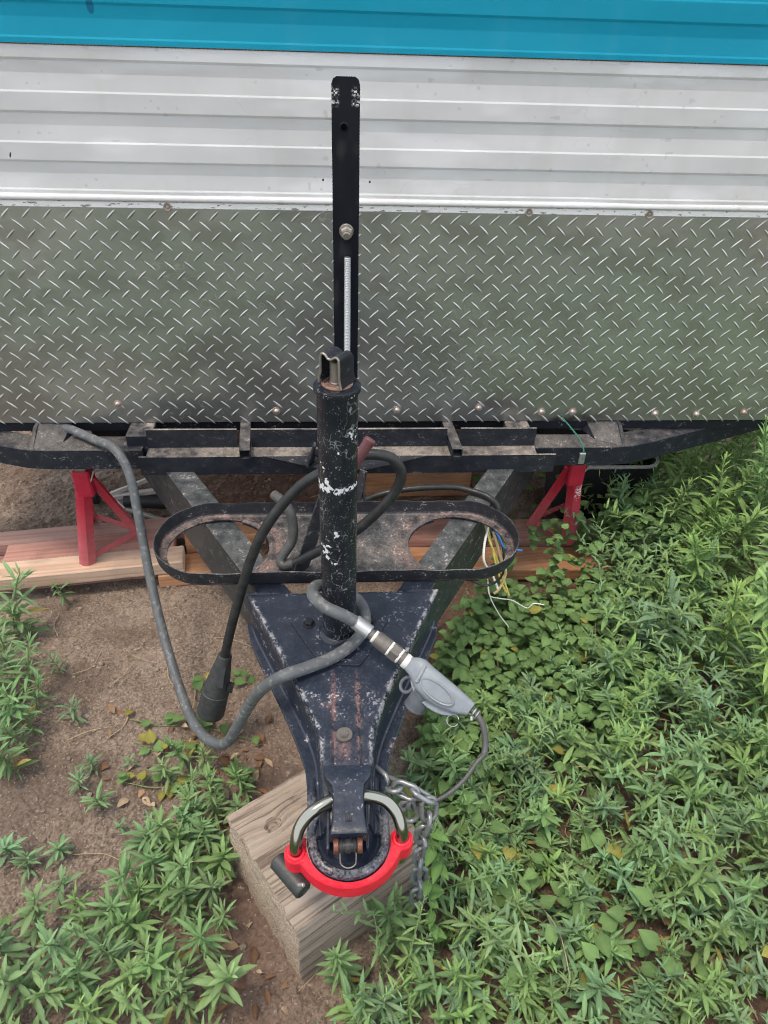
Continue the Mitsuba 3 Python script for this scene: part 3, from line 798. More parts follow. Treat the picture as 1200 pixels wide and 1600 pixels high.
for s in (-1, 1):
    weld([(s * 0.176 + CX, 0.969, 0.4285), (s * 0.150 + CX, 0.9695, 0.4290), (s * 0.118 + CX, 0.969, 0.4285)], 0.0032, CPL, 3 + s)
part(JK, 'mounting_plate', cat_([plate(mp, 0.4300, 0.4362), lathe([(0.0, 0.4435), (0.0283, 0.4435), (0.0310, 0.4420), (0.0345, 0.4385), (0.036, 0.4361), (0, 0.4361)], 40, (JX, JY, 0))]), 'navy_worn_steel')
for p in ((-0.0496, 0.8844), (0.0564, 0.8873)):
    part(JK, 'bolt', hexbolt((*p, 0.4368), (0, 0, 1), 0.0085, 0.008, 0.011), 'bar_black')
part(JK, 'top_ring', lathe([(0, .9075), (0.0195, .9075), (0.0215, .9105), (0.0205, .9120), (0.0185, .9128), (0.0170, .9112), (0, .9112)], 40, (JX, JY, 0)), 'rusty_steel')
part(JK, 'screw_shaft', lathe([(0, .9105), (0.0090, .9105), (0.0094, .9135), (0.0086, .9145), (0.0086, .9420), (0.0070, .9430), (0, .9430)], 28, (JX - 0.001, JY - 0.001, 0)), 'old_zinc')
# folded sheet hood over the shaft
ha = math.radians(36)
hs = [(-0.0175, 0.003), (-0.0172, 0.010), (-0.0148, 0.018), (-0.0145, 0.040), (-0.0125, 0.0455), (-0.0090, 0.0470), (-0.0050, 0.0452), (-0.0020, 0.0415), (0.0010, 0.0410), (0.0040, 0.0430), (0.0080, 0.0462), (0.0120, 0.0460), (0.0145, 0.0425), (0.0150, 0.036), (0.0150, 0.016), (0.0165, 0.008), (0.0178, 0.002)]
hs = np.array(hs)
ctr = np.array([0.0, 0.02])
tn = np.gradient(hs, axis=0)
nn = np.stack([tn[:, 1], -tn[:, 0]], -1) / np.linalg.norm(tn, axis=1, keepdims=True)
inner = hs + nn * 0.0024
rings = []
for d, k in ((-0.013, 1.0), (-0.006, 1.005), (0.002, 1.01), (0.010, 0.99), (0.016, 0.95), (0.021, 0.87), (0.024, 0.76), (0.025, 0.66)):
    kx = 1.08 - 0.25 * max(0, d - 0.012) / 0.013
    o2, i2 = hs * [kx, k], inner * [kx, k]
    loop = np.vstack([o2, i2[::-1]])
    rings.append([(JX - 0.002 + x * math.cos(ha) + d * math.sin(ha), JY - 0.002 - x * math.sin(ha) + d * math.cos(ha), 0.9100 + z) for x, z in loop])
hood = loft(rings, caps=False)
nv, nr_ = len(rings[0]), len(rings)
hood_caps = []
for base_ in (0, (nr_ - 1) * nv):
    for q_ in range(nv // 2 - 1):
        a_, b_, c_, d_ = base_ + q_, base_ + q_ + 1, base_ + nv - 2 - q_, base_ + nv - 1 - q_
        hood_caps += [(a_, b_, c_), (a_, c_, d_)]
back = np.asarray(rings[-1])[:nv // 2]
hood = cat_([trimesh.Trimesh(hood.vertices, np.vstack([hood.faces, hood_caps]), process=False), trimesh.Trimesh(np.vstack([back, back.mean(0)]), [(q_, q_ + 1, nv // 2) for q_ in range(nv // 2 - 1)], process=False)])
part(JK, 'hood_edge', tube((np.asarray(rings[0])[:nv // 2] + np.asarray(rings[0])[nv // 2:][::-1]) / 2, 0.0017, 8), 'old_zinc')
part(JK, 'crank_hood', hood, 'bar_black', 40, label='bent steel hood with bare folded edge')
# crank handle stowed behind the post
CR = part(JK, 'crank_handle', tube(spline([(-0.040, 0.945, 0.735), (-0.032, 0.945, 0.752), (-0.01, 0.940, 0.735), (0.012, 0.935, 0.728), (0.030, 0.938, 0.742)], 0.004), 0.0055, 10), 'bar_black')
part(CR, 'handle_grip', lathe([(0, 0), (0.0085, 0), (0.0092, 0.002), (0.0088, 0.040), (0.0098, 0.043), (0.0098, 0.048), (0.0085, 0.050), (0, 0.050)], 24, (0.027, 0.936, 0.733), (0.027, 0.012, 0.040)), 'maroon_grip')
part(CR, 'handle_bracket', cat_([bar((-0.044, 0.943, 0.728), (-0.031, 0.943, 0.768), 0.004, 0.014, 0.001, up=(0, 1, 0)), bar((-0.042, 0.945, 0.726), (-0.026, 0.945, 0.738), 0.004, 0.012, 0.001, up=(0, 1, 0))]), 'bar_black')

# ------------------------------------------------------------------ gas bottle tray
tx0, tx1, ty0, ty1, tz = -0.352, 0.362, 1.006, 1.218, 0.4185
core = sg.LineString([(tx0 + 0.106, (ty0 + ty1) / 2), (tx1 - 0.106, (ty0 + ty1) / 2)])
outer = core.buffer(0.106, quad_segs=24)
from shapely import affinity as saf
holes = [saf.scale(sg.Point(cx, 1.108).buffer(0.100, quad_segs=24), 1.0, 0.93) for cx in (-0.233, 0.243)]
base = outer.buffer(-0.004)
for h in holes:
    base = base.difference(h)
bm = trimesh.creation.extrude_polygon(base, 0.003, engine='earcut')
bm.apply_translation([0, 0, tz])
ln = np.array(outer.exterior.coords)[:-1]
ln = ln if sg.Polygon(ln).exterior.is_ccw else ln[::-1]
seg = []
L_ = sg.LinearRing(ln)
pts = np.array([L_.interpolate(t, normalized=True).coords[0] for t in np.linspace(0, 1, 160, endpoint=False)])
tan = np.roll(pts, -1, 0) - np.roll(pts, 1, 0)
tan /= np.linalg.norm(tan, axis=1, keepdims=True)
no = np.stack([tan[:, 1], -tan[:, 0]], -1)
wob = 0.0012 * np.sin(np.arange(160) * 0.31) + 0.001 * np.sin(np.arange(160) * 0.83)
rings = [[(*(p + nq * o), tz + z + (w_ if z > .01 else 0)) for o, z in ((-0.010, 0.0032), (-0.0045, 0.0045), (-0.0015, 0.009), (0.0005, 0.030), (0.0015, 0.0325), (0.0032, 0.0320), (0.0034, 0.030), (0.0016, 0.007), (-0.002, -0.0005), (-0.010, -0.0005))] for p, nq, w_ in zip(pts, no, wob)]
TY = part(TR, 'gas_bottle_tray', cat_([bm]), 'tray_steel', 30, label='dusty rusted oval tray with two round holes')
part(TY, 'tray_rim', loft(rings, closed=True), 'tray_steel', 45)
for h in holes:
    rg = np.array(h.exterior.coords)[:-1]
    c0 = np.array(h.centroid.coords[0])
    rr = [[(*(c0 + (p - c0) * k), tz + z) for k, z in ((1.0, 0.0032), (1.06, 0.0062), (1.12, 0.0034), (1.12, 0.0005), (1.0, -0.0035), (0.985, -0.0035), (0.985, 0.002))] for p in rg]
    keep = [r for r in rr if outer.buffer(-0.008).contains(sg.Point(r[2][:2]))]
    if len(keep) == len(rr):
        part(TY, 'hole_lip', loft(rr, closed=True), 'tray_steel', 50)
    else:
        flags = np.array([outer.buffer(-0.013).contains(sg.Point(r[2][:2])) for r in rr])
        k0 = 0
        n_ = len(rr)
        starts = [k for k in range(n_) if flags[k] and not flags[k - 1]]
        for s0 in starts:
            run = []
            k = s0
            while flags[k % n_] and len(run) < n_:
                run.append(rr[k % n_])
                k += 1
            if len(run) > 3:
                part(TY, 'hole_lip', loft(run), 'tray_steel', 50)

# upright bar behind the post, its hardware and feet
ux, uy = 0.0195, 1.132
sec = sg.Polygon([(-0.0192, 0), (0.0192, 0), (0.0192, -0.020), (0.0165, -0.020), (0.0165, -0.0035), (-0.0165, -0.0035), (-0.0165, -0.020), (-0.0192, -0.020)]).buffer(0.0012).buffer(-0.0006)
face = sg.Polygon([(-0.0197, 0.43), (0.0197, 0.43), (0.0195, 1.222), (0.0175, 1.2285), (0.0125, 1.2315), (-0.0125, 1.2315), (-0.0175, 1.2285), (-0.0195, 1.222)])
face = face.difference(sg.Point(-0.0025, 1.171).buffer(0.0048))
fm = trimesh.creation.extrude_polygon(face, 0.0035, engine='earcut')
M = np.array([[1, 0, 0, ux], [0, 0, -1, uy + 0.0035], [0, 1, 0, 0], [0, 0, 0, 1.0]])
fm.apply_transform(M)
UB = part(TR, 'upright_bar', cat_([fm, cbox(ux - 0.0197, ux - 0.0165, uy + 0.0030, uy + 0.022, 0.43, 1.222, 0.0008), cbox(ux + 0.0165, ux + 0.0197, uy + 0.0030, uy + 0.022, 0.43, 1.222, 0.0008), cbox(ux - 0.0165, ux + 0.0165, uy + 0.0185, uy + 0.022, 1.14, 1.20, 0.0005),
                                   lathe([(0.0046, 0.0), (0.0046, 0.0022), (0.0062, 0.0014), (0.0068, -0.001)], 24, (ux - 0.0025, uy, 1.171), (0, -1, 0))]), 'scuffed_bar_paint', 35, label='black flat upright bar standing before the siding')
part(UB, 'bolt', cat_([cyl((ux + 0.0005, uy + 0.002, 1.031), (ux + 0.0005, uy - 0.020, 1.027), 0.0062, 16), hexbolt((ux + 0.0005, uy - 0.004, 1.0305), (0, -1, -0.1), 0.0098, 0.007, 0.0110), lathe([(0, .005), (.0075, .005), (.0085, .0035), (.0085, 0), (0, 0)], 6, (ux + 0.0005, uy - 0.013, 1.029), (0, -1, -0.1))]), 'old_zinc')
rp = np.array([(ux + 0.0022, uy - 0.010, 0.993), (ux + 0.0005, uy - 0.012, 0.60)])
nth = 150
prof, Lr = [(0, 0)], np.linalg.norm(rp[1] - rp[0])
for k in range(nth):
    a = k * Lr / nth
    prof += [(0.0044, a), (0.0056, a + Lr / nth * 0.5)]
prof += [(0.0044, Lr), (0, Lr)]
part(UB, 'threaded_rod', lathe(prof, 14, rp[0], rp[1] - rp[0]), 'bright_zinc', False)
part(UB, 'brace_strap', cat_([bar((-0.070, 1.035, 0.424), (-0.004, 1.115, 0.600), 0.003, 0.040, 0.0008, up=(-0.61, -0.61, 0.49))]), 'tray_steel')
part(UB, 'foot_bracket', cat_([bar((0.040, 1.10, 0.545), (0.052, 1.118, 0.600), 0.016, 0.003, 0.0008), bar((0.0525, 1.102, 0.545), (0.052, 1.118, 0.598), 0.004, 0.02, 0.0008)]), 'tray_steel')
part(TR, 'earth_wire', tube(spline([(0.545, 1.492, 0.495), (0.560, 1.45, 0.487), (0.572, 1.41, 0.478), (0.578, 1.395, 0.460), (0.577, 1.390, 0.44)], 0.004), 0.0018, 8), 'wire_green')
part(TR, 'foil_tape', cat_([bar((0.5685, 1.3925, 0.4555), (0.5835, 1.3925, 0.4555), 0.004, 0.003, 0.0006), cbox(0.569, 0.583, 1.3895, 1.3925, 0.428, 0.4565, 0.0008)]), 'bright_zinc')

# ------------------------------------------------------------------ coupler lock
LK = thing('coupler_lock', 'bright red coupler lock with chrome shackle clamped round the ball socket', 'lock')
cx, cy = NC
sec = sg.Polygon([(cx + 0.095 * math.cos(a), cy + 0.095 * math.sin(a)) for a in np.radians(np.linspace(184, 362, 60))] + [(cx, cy)])
out = sg.Polygon([(cx + r * math.cos(a), cy + r * math.sin(a)) for a, r in [(math.radians(d), 0.0685 + 0.010 * abs((d - 272) / 90) ** 2) for d in np.linspace(176, 366, 80)]] + [(cx, cy)])
EL, ER = (-0.0615, 0.5135), (0.0865, 0.5270)
body = out.union(sg.Point(EL).buffer(0.0165)).union(sg.Point(ER).buffer(0.0165)).buffer(0.004).buffer(-0.008).buffer(0.004)
body = body.difference(sg.Point(cx, cy).buffer(0.0600, quad_segs=32)).difference(sg.box(cx - 0.0600, cy, cx + 0.0600, cy + 0.2))
body = body.difference(sg.Point(EL).buffer(0.0100)).difference(sg.Point(ER).buffer(0.0100))
body = max(getattr(body, 'geoms', [body]), key=lambda g_: g_.area).simplify(0.0002)


def rounded_plate(poly, z0, z1, b=0.0035, n=5):
    """plate whose upper and lower rim are rounded: stacked slices of the shrunken outline"""
    man = None
    for k in range(n):
        a = k / (n - 1) * math.pi / 2
        s_, h_ = b * (1 - math.cos(a)), b * math.sin(a)
        pl = poly.buffer(-s_, quad_segs=4)
        pl = max(getattr(pl, 'geoms', [pl]), key=lambda g_: g_.area)
        t_ = trimesh.creation.extrude_polygon(pl, (z1 - z0) - 2 * b + 2 * h_, engine='earcut')
        t_.apply_translation([0, 0, z0 + b - h_])
        t_.merge_vertices()
        mm = to_man(t_)
        man = mm if man is None else man + mm
    return from_man(man)


part(LK, 'lock_body', rounded_plate(body, 0.3440, 0.3735, 0.0032), 'lock_red', 50, label='red curved lock body')
shk = spline([(0.0865, 0.5245, 0.322), (0.0865, 0.526, 0.360), (0.0865, 0.5275, 0.390), (0.0780, 0.5433, 0.4135), (0.0600, 0.5557, 0.4265), (0.0260, 0.5605, 0.4310), (-0.0052, 0.5560, 0.4310), (-0.0362, 0.5434, 0.4255), (-0.0550, 0.5300, 0.4090), (-0.0615, 0.5160, 0.3850), (-0.0615, 0.5135, 0.360)], 0.004)
part(LK, 'shackle', tube(shk, 0.0086, 20), 'chrome', 40, label='chrome shackle bent over the coupler')
for (ex, ey), z in ((EL, 0.3735), (ER, 0.3735)):
    t_ = [(ex + 0.0108 * math.cos(a), ey + 0.0108 * math.sin(a), z) for a in np.linspace(0, 2 * np.pi, 26, endpoint=False)]
    part(LK, 'shackle_collar', tube(t_, 0.0028, 8, closed=True), 'lock_red', 50)
part(LK, 'key_barrel', lathe([(0, 0), (0.0120, 0), (0.0135, 0.0015), (0.0135, 0.0570), (0.0120, 0.0590), (0.0105, 0.0590), (0.0100, 0.0575), (0, 0.0575)], 32, (-0.0900, 0.5230, 0.336), (0.046, -0.052, -0.004)), 'matt_black_plastic', 35, label='black lock barrel')
part(LK, 'barrel_pin', cyl((-0.058, 0.482, 0.345), (-0.050, 0.478, 0.352), 0.003, 10), 'bright_zinc')

# ------------------------------------------------------------------ safety chain
CH = thing('safety_chain', 'galvanised safety chain hooked beside the coupler and hanging over the timber block', 'chain')


def link_mesh(L=0.0195, W=0.0115, r=0.0040):
    p = []
    for a in np.linspace(-90, 90, 9):
        p.append((L - W + W * math.cos(math.radians(a)) - 0.0, W * math.sin(math.radians(a)), 0))
    for a in np.linspace(90, 270, 9):
        p.append((-(L - W) + W * math.cos(math.radians(a)), W * math.sin(math.radians(a)), 0))
    return tube(p, r, 10, closed=True)


LINK = mikit.ply(link_mesh(), None, smooth=40)
cpath = spline([(0.050, 0.640, 0.362), (0.0676, 0.6206, 0.366), (0.0857, 0.6062, 0.374), (0.1043, 0.5971, 0.374), (0.128, 0.5908, 0.369), (0.1330, 0.5790, 0.345), (0.1275, 0.5715, 0.308), (0.1265, 0.566, 0.26), (0.1262, 0.560, 0.21), (0.1260, 0.5525, 0.16), (0.127, 0.545, 0.12)], 0.002)
cl = np.concatenate([[0], np.cumsum(np.linalg.norm(np.diff(cpath, axis=0), axis=1))])
pitch = 0.0262
rk = np.random.default_rng(5)
for k in range(int(cl[-1] / pitch)):
    sdist = (k + 0.5) * pitch
    at_ = lambda q_: np.array([np.interp(q_, cl, cpath[:, c]) for c in range(3)])
    c0, d = at_(sdist), at_(sdist + 0.012) - at_(sdist - 0.012)
    d /= np.linalg.norm(d)
    ref = np.array([0.35, -0.75, 0.55])
    s1 = np.cross(ref, d)
    s1 /= np.linalg.norm(s1)
    s2 = np.cross(d, s1)
    a = (math.pi / 2 if k % 2 else 0) + rk.uniform(-.25, .25) + 0.35
    v = math.cos(a) * s1 + math.sin(a) * s2
    w_ = np.cross(d, v)
    part(CH, 'link', LINK, 'chain_zinc', tw=xf(np.stack([d, v, w_], 1), c0))
for c0, d, v in (((0.086, 0.600, 0.352), (0.75, -0.2, -0.6), (0.3, 0.9, 0.1)), ((0.104, 0.588, 0.338), (0.3, -0.3, -0.9), (0.9, 0.1, 0.3)), ((0.118, 0.600, 0.345), (0.6, 0.4, -0.3), (0.2, 0.3, 0.9))):
    d = np.array(d) / np.linalg.norm(d)
    w_ = np.cross(d, v)
    w_ /= np.linalg.norm(w_)
    part(CH, 'link', LINK, 'chain_zinc', tw=xf(np.stack([d, np.cross(w_, d), w_], 1), c0))

# ------------------------------------------------------------------ gas hose with regulator
GH = thing('gas_hose', 'long grey rubber gas hose looped round the jack post, ending in a grey regulator', 'hose')
hose = [(-0.7286, 1.56, 0.425), (-0.6346, 1.50, 0.4680), (-0.5448, 1.44, 0.4700), (-0.4866, 1.385, 0.4790), (-0.457, 1.35, 0.4469), (-0.4393, 1.3, 0.3695), (-0.4243, 1.245, 0.2849), (-0.3966, 1.16, 0.2100), (-0.3573, 1.06, 0.1450), (-0.3057, 0.95, 0.1019), (-0.2589, 0.88, 0.1220), (-0.2215, 0.85, 0.1483),
        (-0.1909, 0.83, 0.2189), (-0.1528, 0.81, 0.3216), (-0.118, 0.772, 0.412), (-0.088, 0.7625, 0.447), (-0.05, 0.7787, 0.447), (-0.0034, 0.8015, 0.4480), (0.0322, 0.8328, 0.4520), (0.0474, 0.867, 0.46), (0.0365, 0.908, 0.4686), (0.0, 0.9165, 0.4876), (-0.033, 0.888, 0.5244), (-0.0395, 0.85, 0.5392), (-0.0197, 0.825, 0.5368), (0.0077, 0.816, 0.5274), (0.0340, 0.814, 0.5080)]
part(GH, 'hose_line', tube(spline(hose, 0.008), 0.0102, 16), 'grey_hose', 60)
f0, f1 = np.array([0.0290, 0.8160, 0.5105]), np.array([0.1134, 0.7615, 0.470])
ax = (f1 - f0) / np.linalg.norm(f1 - f0)
Lf = np.linalg.norm(f1 - f0)
part(GH, 'crimp_sleeve', lathe([(0, -0.002), (0.0115, -0.002), (0.0124, 0), (0.0124, 0.004), (0.0118, 0.005), (0.0124, 0.007), (0.0124, 0.026), (0.0128, 0.028), (0.0095, 0.029), (0, 0.029)], 28, f0, ax), 'bright_zinc')
part(GH, 'swivel_fitting', cat_([lathe([(0, .028), (.0085, .028), (.0085, .044), (0, .044)], 20, f0, ax), lathe([(0, 0.041), (0.0125, 0.041), (0.0132, 0.043), (0.0132, 0.066), (0.0118, 0.068), (0, 0.068)], 24, f0, ax)]), 'dark_brass')
part(GH, 'hex_fitting', cat_([lathe([(0, 0.071), (0.0138, 0.071), (0.0145, 0.073), (0.0145, 0.085), (0.0138, 0.087), (0.0112, 0.088), (0.0112, 0.100), (0, 0.100)], 6, f0, ax), lathe([(0, .068), (.0108, .068), (.0108, .104), (0, .104)], 20, f0, ax)]), 'dark_brass')
for a0, a1, r_ in ((0.036, 0.041, 0.0105), (0.0665, 0.0715, 0.0122), (0.0865, 0.0905, 0.0125), (0.0975, 0.1065, 0.0120)):
    part(GH, 'thread_tape', lathe([(0, a0), (r_, a0), (r_ + .0006, (a0 + a1) / 2), (r_, a1), (0, a1)], 24, f0, ax), 'thread_tape', 30)
r0, r1 = f0 + ax * (Lf + 0.002), np.array([0.2050, 0.6880, 0.4435])
ra = (r1 - r0) / np.linalg.norm(r1 - r0)
rl = np.linalg.norm(r1 - r0)
rb = np.array([-0.60, -0.42, -0.55])
rb -= (rb @ ra) * ra
rb /= np.linalg.norm(rb)
rn = np.cross(ra, rb)
if rn @ (CAM - r0) < 0:
    rn = -rn


def rpt(u, v, w):
    return r0 + ra * u + rb * v + rn * w


RGB_ = []
for u, hv0, hv1, hw0, hw1 in ((-0.003, -0.012, 0.012, -0.011, 0.011), (0.006, -0.0175, 0.014, -0.013, 0.014), (0.016, -0.0205, 0.018, -0.014, 0.017), (0.030, -0.0190, 0.026, -0.014, 0.018), (0.050, -0.0175, 0.030, -0.014, 0.017), (0.075, -0.0160, 0.027, -0.013, 0.015), (0.098, -0.0140, 0.020, -0.011, 0.012), (0.112, -0.0125, 0.013, -0.010, 0.010), (rl - 0.002, -0.0115, 0.0105, -0.009, 0.009)):
    m_ = []
    for k in range(20):
        a = k / 20 * 2 * math.pi
        e = 0.62
        ca, sa = math.copysign(abs(math.cos(a)) ** e, math.cos(a)), math.copysign(abs(math.sin(a)) ** e, math.sin(a))
        v_ = (hv0 + hv1) / 2 + (hv1 - hv0) / 2 * ca
        w2 = (hw0 + hw1) / 2 + (hw1 - hw0) / 2 * sa
        m_.append(rpt(u, v_, w2))
    RGB_.append(m_)
RG = part(GH, 'regulator_body', loft(RGB_), 'regulator_grey', 38, label='pale grey cast regulator')


def slab(poly, w0, w1):
    t_ = trimesh.creation.extrude_polygon(poly, w1 - w0, engine='earcut')
    v_ = np.array([r0 + ra * x + rb * y + rn * (z + w0) for x, y, z in t_.vertices])
    o_ = trimesh.Trimesh(v_, t_.faces, process=False)
    if o_.volume < 0:
        o_.invert()
    return o_


dd = sg.Polygon([(0.058 + 0.050 * math.cos(a), 0.006 + 0.033 * math.sin(a)) for a in np.linspace(-0.15, math.pi + 0.15, 40)])
part(RG, 'diaphragm_flange', cat_([slab(dd, -0.0155, -0.0075), slab(dd.buffer(-0.002), -0.0172, -0.0158), slab(dd.buffer(-0.0015), -0.0060, -0.001)]), 'regulator_grey', 30)
part(RG, 'gasket', slab(dd.buffer(-0.0008), -0.0074, -0.0061), 'regulator_dark')
part(RG, 'gasket', slab(dd.buffer(-0.0012), -0.0157, -0.0156), 'regulator_dark')
oval = [rpt(0.060 + 0.030 * math.cos(a), 0.008 + 0.012 * math.sin(a), 0.0178 - 0.02 * max(0, 0.03 * math.cos(a))) for a in np.linspace(0, 2 * np.pi, 28, endpoint=False)]
part(RG, 'cast_oval', tube(oval, 0.0016, 6, closed=True), 'regulator_grey')
part(RG, 'cast_rib', bar(rpt(0.022, -0.016, 0.0175), rpt(0.026, 0.016, 0.019), 0.006, 0.006, 0.0015, up=rn), 'regulator_grey')
for k in range(9):
    u_ = 0.020 + 0.0085 * k
    v_ = 0.006 + 0.0335 * math.sqrt(max(0, 1 - ((u_ - 0.058) / 0.050) ** 2))
    part(RG, 'flange_screw', cyl(rpt(u_, v_ - 0.0035, -0.0090), rpt(u_, v_ - 0.0035, -0.0055), 0.0020, 8, 0.0004), 'dark_brass')
vp = rpt(0.040, 0.028, -0.014)
vd = rb * 0.85 - rn * 0.35
part(RG, 'vent_cap', lathe([(0, -0.012), (0.0165, -0.012), (0.0175, -0.010), (0.0172, 0.022), (0.0182, 0.0235), (0.0182, 0.0265), (0.0170, 0.0280), (0.0150, 0.0280), (0.0145, 0.0255), (0, 0.0255)], 32, vp, vd), 'regulator_dark', 35)
tb = [rpt(0.012 + 0.0105 * math.cos(a), 0.030 + 0.0125 * math.sin(a), -0.012 + 0.004 * math.cos(a)) for a in np.linspace(0, 2 * np.pi, 24, endpoint=False)]
part(RG, 'tab_loop', tube(tb, 0.0028, 8, closed=True), 'regulator_dark')
wl = [rpt(0.103 + 0.009 * math.cos(a), 0.030 + 0.009 * math.sin(a), -0.002 + 0.004 * math.sin(a)) for a in np.linspace(0, 1.75 * np.pi, 24)]
part(RG, 'wire_loop', tube(wl, 0.0008, 6), 'bright_zinc')
tail = [tuple(r1 - ra * 0.004), tuple(r1 + ra * 0.006), (0.2197, 0.6683, 0.433), (0.2225, 0.6502, 0.415), (0.2190, 0.636, 0.405), (0.2074, 0.6274, 0.398), (0.1898, 0.6107, 0.385), (0.1669, 0.5966, 0.372), (0.1428, 0.5890, 0.362), (0.1194, 0.5905, 0.352), (0.0967, 0.6049, 0.345), (0.070, 0.6350, 0.350)]
tp_ = spline(tail, 0.004)
rr_ = np.where(np.arange(len(tp_)) < len(tp_) * 0.28, 0.0050, 0.0036)
part(GH, 'tail_hose', tube(tp_, rr_, 12), 'dark_rubber_grey', 60, label='thin dark hose from the regulator tip')
cp = r1 + ra * 0.004
part(GH, 'hose_clamp', cat_([tube([cp + ra * 0.001 * 0 + (rb * math.cos(a) + rn * math.sin(a)) * 0.0062 for a in np.linspace(0, 2 * np.pi, 20, endpoint=False)], 0.0016, 6, closed=True), tube([cp + ra * 0.006 + (rb * math.cos(a) + rn * math.sin(a)) * 0.0066 for a in np.linspace(0, 2 * np.pi, 20, endpoint=False)], 0.0012, 6, closed=True), bar(cp + rb * 0.007, cp + rb * 0.013 + ra * 0.004, 0.004, 0.003, 0.0006)]), 'bright_zinc')

# ------------------------------------------------------------------ power cable with plug, second cable
PC = thing('power_cable', 'thick black cable coiled behind the jack post with a plug hanging at its end', 'cable')
pw = [(-0.2267, 0.98, 0.2424), (-0.2061, 0.98, 0.3244), (-0.1855, 0.985, 0.396), (-0.1572, 0.99, 0.4867), (-0.1275, 0.995, 0.5564), (-0.0937, 1.0, 0.6083), (-0.0538, 1.0, 0.6549), (-0.0211, 1.0, 0.678), (0.0162, 1.0, 0.7031), (0.0582, 1.0, 0.7116), (0.0923, 1.0, 0.7038), (0.1097, 1.0, 0.6728), (0.1014, 1.0, 0.6358), (0.0772, 1.0, 0.5989), (0.0367, 1.01, 0.5443), (-0.0072, 1.02, 0.5038), (-0.0434, 1.03, 0.4727), (-0.0809, 1.04, 0.4408), (-0.1010, 1.045, 0.4310), (-0.1085, 1.052, 0.4345), (-0.1027, 1.06, 0.4450), (-0.0855, 1.07, 0.4713), (-0.0829, 1.08, 0.5101), (-0.0927, 1.09, 0.5405), (-0.1181, 1.12, 0.5442)]
part(PC, 'cable_line', tube(spline(pw[:-6], 0.006), 0.0092, 16), 'black_rubber', 60)
part(PC, 'cable_sheath', tube(spline([pw[-8]] + pw[-7:], 0.006), 0.0096, 16), 'dark_rubber_grey', 60, label='duller grey end of the black cable')
pa, pb = np.array([-0.2235, 0.981, 0.2540]), np.array([-0.2667, 0.952, 0.1040])
PL = part(PC, 'plug', lathe([(0, 0), (0.0125, 0), (0.0140, 0.002), (0.0150, 0.012), (0.0240, 0.070), (0.0262, 0.090), (0.0262, 0.094), (0.0275, 0.0955), (0.0285, 0.150), (0.0270, 0.154), (0.0225, 0.154), (0.0215, 0.140), (0, 0.140)], 36, pa, pb - pa), 'matt_black_plastic', 32, label='black rubber trailer plug hanging free')
pd_ = (pb - pa) / np.linalg.norm(pb - pa)
ps = -np.cross(pd_, [0, -1, 0.3])
ps /= np.linalg.norm(ps)
pf = np.cross(ps, pd_)
pf = pf if pf[1] < 0 else -pf
part(PL, 'latch_tab', hull([pa + pd_ * u + pf * f_ + ps * s_ for u, f_, s_ in ((0.018, 0.015, 0.008), (0.018, 0.015, -0.002), (0.060, 0.024, 0.013), (0.060, 0.024, -0.004), (0.058, 0.031, 0.012), (0.058, 0.031, -0.003), (0.030, 0.021, 0.008), (0.030, 0.021, -0.002))]), 'black_rubber')
part(PL, 'side_lug', hull([pa + pd_ * u + pf * f_ + ps * s_ for u in (0.060, 0.078) for f_ in (0.004, 0.016) for s_ in (0.020, 0.032)]), 'black_rubber')
if True:
    C3 = thing('rear_cable', 'black cable crossing above the far rim of the gas bottle tray', 'cable')
    single(C3, tube(spline([(-0.02, 1.30, 0.355), (0.0208, 1.3, 0.3627), (0.0638, 1.3, 0.3946), (0.1063, 1.3, 0.4135), (0.163, 1.3, 0.4251), (0.2204, 1.3, 0.4290), (0.2718, 1.3, 0.4270), (0.308, 1.287, 0.4245), (0.335, 1.268, 0.4240), (0.352, 1.255, 0.412), (0.358, 1.249, 0.385), (0.356, 1.25, 0.33)], 0.006), 0.0070, 14), 'black_rubber', 60)

